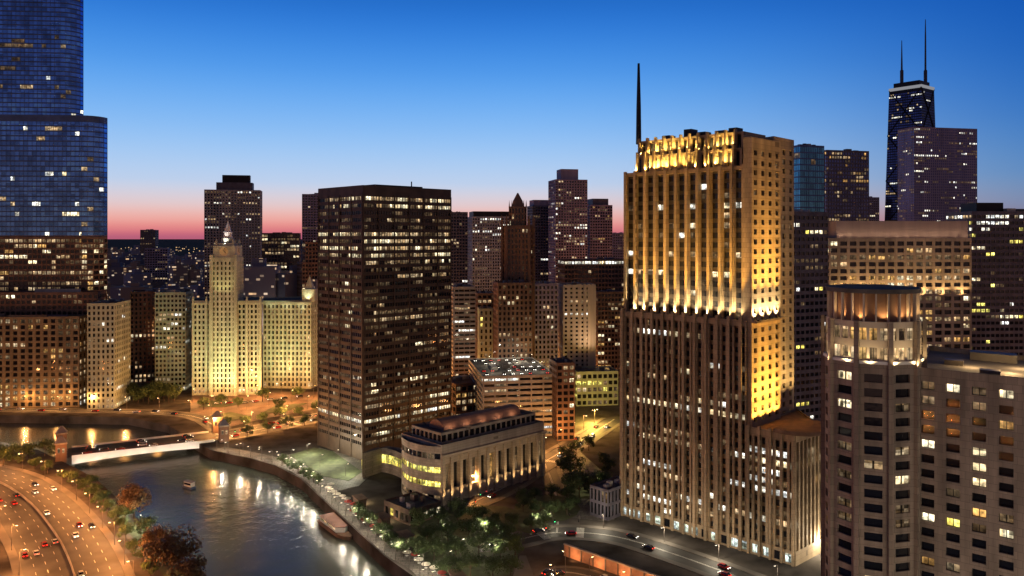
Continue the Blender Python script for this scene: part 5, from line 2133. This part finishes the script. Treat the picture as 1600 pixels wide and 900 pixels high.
line_lamps(low_road, -5.5, 16, 'amber', 'amber street lamp on the sunken road below the orange wall', 'lamps on the sunken road', 2500)
line_cars(low_road, ((-1.9, True), (1.9, False)), 16, 'on the sunken road below the orange wall', z=.05)
# ------------------------------------------------------------------ viaduct with the orange wall, ramp
def viaduct():
    p0, p1 = G(882, 868), G(1040, 925)
    dx, dy = p1[0] - p0[0], p1[1] - p0[1]
    k = math.hypot(dx, dy)
    d = (dx / k, dy / k)
    root = thing('retaining_wall', 'orange lit retaining wall with dark posts below the road', 'wall', (p0[0], p0[1], 0))
    n = (d[1], -d[0])
    g = MB()
    g.obox((p0[0] + dx / 2, p0[1] + dy / 2), d, k / 2, .3, 0, 4.2)
    g.build('wall_face', M['orangewall'], root)
    g = MB()
    g.obox((p0[0] + dx / 2, p0[1] + dy / 2), d, k / 2 + .2, .5, 4.2, 4.6)
    g.build('coping', M['kerb'], root)
    for i in range(8):
        g = MB()
        c = (p0[0] + dx * (i + .5) / 8 + n[0] * .45, p0[1] + dy * (i + .5) / 8 + n[1] * .45)
        g.obox(c, d, .25, .14, 0, 4.18)
        g.build('post', M['steel'], root)
    for i in range(4):
        c = (p0[0] + dx * (i + .5) / 4 + n[0] * 4, p0[1] + dy * (i + .5) / 4 + n[1] * 4)
        spot(root, (c[0], c[1], 1.0), (c[0] - n[0] * 4, c[1] - n[1] * 4, 2.2), 1500, (1, .42, .16), 130, .9)


M['orangewall'] = mat('rendered_wall', (.34, .19, .12), .85, var=.3, scale=.4)
viaduct()
sheet('footpath', [G(800, 905), G(836, 905), G(822, 868), G(812, 868)], .03, 'paving')

# ------------------------------------------------------------------ far city
def far_block_mat(name, base, p):
    m, nt, out = new_mat(name)
    N, L = nt.nodes.new, nt.links.new
    b = N('ShaderNodeBsdfPrincipled')
    b.inputs['Base Color'].default_value = (*base, 1)
    b.inputs['Roughness'].default_value = .8
    L(b.outputs[0], out.inputs[0])
    g = N('ShaderNodeNewGeometry')
    dv = N('ShaderNodeVectorMath')
    dv.operation = 'DIVIDE'
    dv.inputs[1].default_value = (3.4, 3.4, 3.3)
    L(g.outputs['Position'], dv.inputs[0])
    fl = N('ShaderNodeVectorMath')
    fl.operation = 'FLOOR'
    L(dv.outputs[0], fl.inputs[0])
    wn = N('ShaderNodeTexWhiteNoise')
    L(fl.outputs[0], wn.inputs[0])
    lt = N('ShaderNodeMath')
    lt.operation = 'LESS_THAN'
    lt.inputs[1].default_value = p
    L(wn.outputs[0], lt.inputs[0])
    fr = N('ShaderNodeVectorMath')
    fr.operation = 'FRACTION'
    L(dv.outputs[0], fr.inputs[0])
    sp = N('ShaderNodeSeparateXYZ')
    L(fr.outputs[0], sp.inputs[0])
    hi = N('ShaderNodeMath')
    hi.operation = 'COMPARE'
    hi.inputs[1].default_value = .5
    hi.inputs[2].default_value = .28
    L(sp.outputs[2], hi.inputs[0])
    sn = N('ShaderNodeSeparateXYZ')
    L(g.outputs['Normal'], sn.inputs[0])
    up = N('ShaderNodeMath')
    up.operation = 'LESS_THAN'
    up.inputs[1].default_value = .5
    L(sn.outputs[2], up.inputs[0])
    e = lt
    for q in (hi, up):
        mm = N('ShaderNodeMath')
        mm.operation = 'MULTIPLY'
        L(e.outputs[0], mm.inputs[0])
        L(q.outputs[0], mm.inputs[1])
        e = mm
    sc_ = N('ShaderNodeMath')
    sc_.operation = 'MULTIPLY'
    sc_.inputs[1].default_value = .95
    wc = N('ShaderNodeSeparateColor')
    L(wn.outputs['Color'], wc.inputs[0])
    pw = N('ShaderNodeMath')
    pw.operation = 'POWER'
    pw.inputs[1].default_value = 1.8
    L(wc.outputs[2], pw.inputs[0])
    em = N('ShaderNodeMath')
    em.operation = 'MULTIPLY'
    L(e.outputs[0], em.inputs[0])
    L(pw.outputs[0], em.inputs[1])
    L(em.outputs[0], sc_.inputs[0])
    L(sc_.outputs[0], b.inputs['Emission Strength'])
    mixc = N('ShaderNodeMix')
    mixc.data_type = 'RGBA'
    mixc.inputs['A'].default_value = (1, .55, .22, 1)
    mixc.inputs['B'].default_value = (1, .9, .75, 1)
    L(wn.outputs['Color'], mixc.inputs['Factor'])
    L(mixc.outputs['Result'], b.inputs['Emission Color'])
    m.cycles.emission_sampling = 'NONE'
    return m


FAR = []
for i, (bc, p) in enumerate((((.26, .23, .28), .13), ((.34, .25, .20), .16), ((.17, .16, .21), .10))):
    M['far%d' % i] = far_block_mat('far_block_wall', bc, p)
    g = MB()
    g.box(-.5, .5, -.5, .5, 0, 1)
    g.box(-.2, .15, -.1, .2, 1, 1.08)
    FAR.append(g.build('distant_block', M['far%d' % i]))
FU = set()
for j in range(230):
    d = 680 * (4.2 ** RNG.random())
    lo, hi = RNG.choice(((165, 325), (165, 325), (165, 325), (405, 500), (500, 700), (700, 990)))
    px = lo + (hi - lo) * RNG.random()
    if d < 1100 and px < 325:
        d += 300
    if px > 600 and d < 1050:
        d += 500
    top = 376 + 60 * RNG.random() * (700 / d)
    h = min(ZZ(top, d), 95) * (.4 + .6 * RNG.random())
    i = RNG.randrange(3)
    o = FAR[i] if i not in FU else FAR[i].copy()
    if i in FU:
        COL.objects.link(o)
    FU.add(i)
    x, y = AT(px, d)
    o.location = (x, y, 0)
    o.scale = (14 + 26 * RNG.random(), 14 + 26 * RNG.random(), max(8, h))
    o.rotation_euler = (0, 0, math.radians(RNG.choice((2, 45, 12))))
    where = 'below the sunset, left of the clock tower' if px < 325 else 'right of the clock tower' if px < 600 else 'right of the banded tower'
    tag(o, f'small lit block in the far city {where}', 'building', f'far city blocks {where}')

g = MB()
for j in range(2600):
    d = 900 * (9 ** RNG.random())
    px = -100 + 1800 * RNG.random()
    x, y = AT(px, d)
    s = .35 + d / 2300 * (.3 + RNG.random())
    z = 8 + 14 * RNG.random()
    g.face([(x - s, y, z - s), (x + s, y, z - s), (x + s, y, z + s), (x - s, y, z + s)])
    g.face([(x, y - s, z - s), (x, y + s, z - s), (x, y + s, z + s), (x, y - s, z + s)])
M['citylight'] = glow('city_light', (1, .62, .30), 1.0)
g.build('city_lights', M['citylight'])['kind'] = 'stuff'
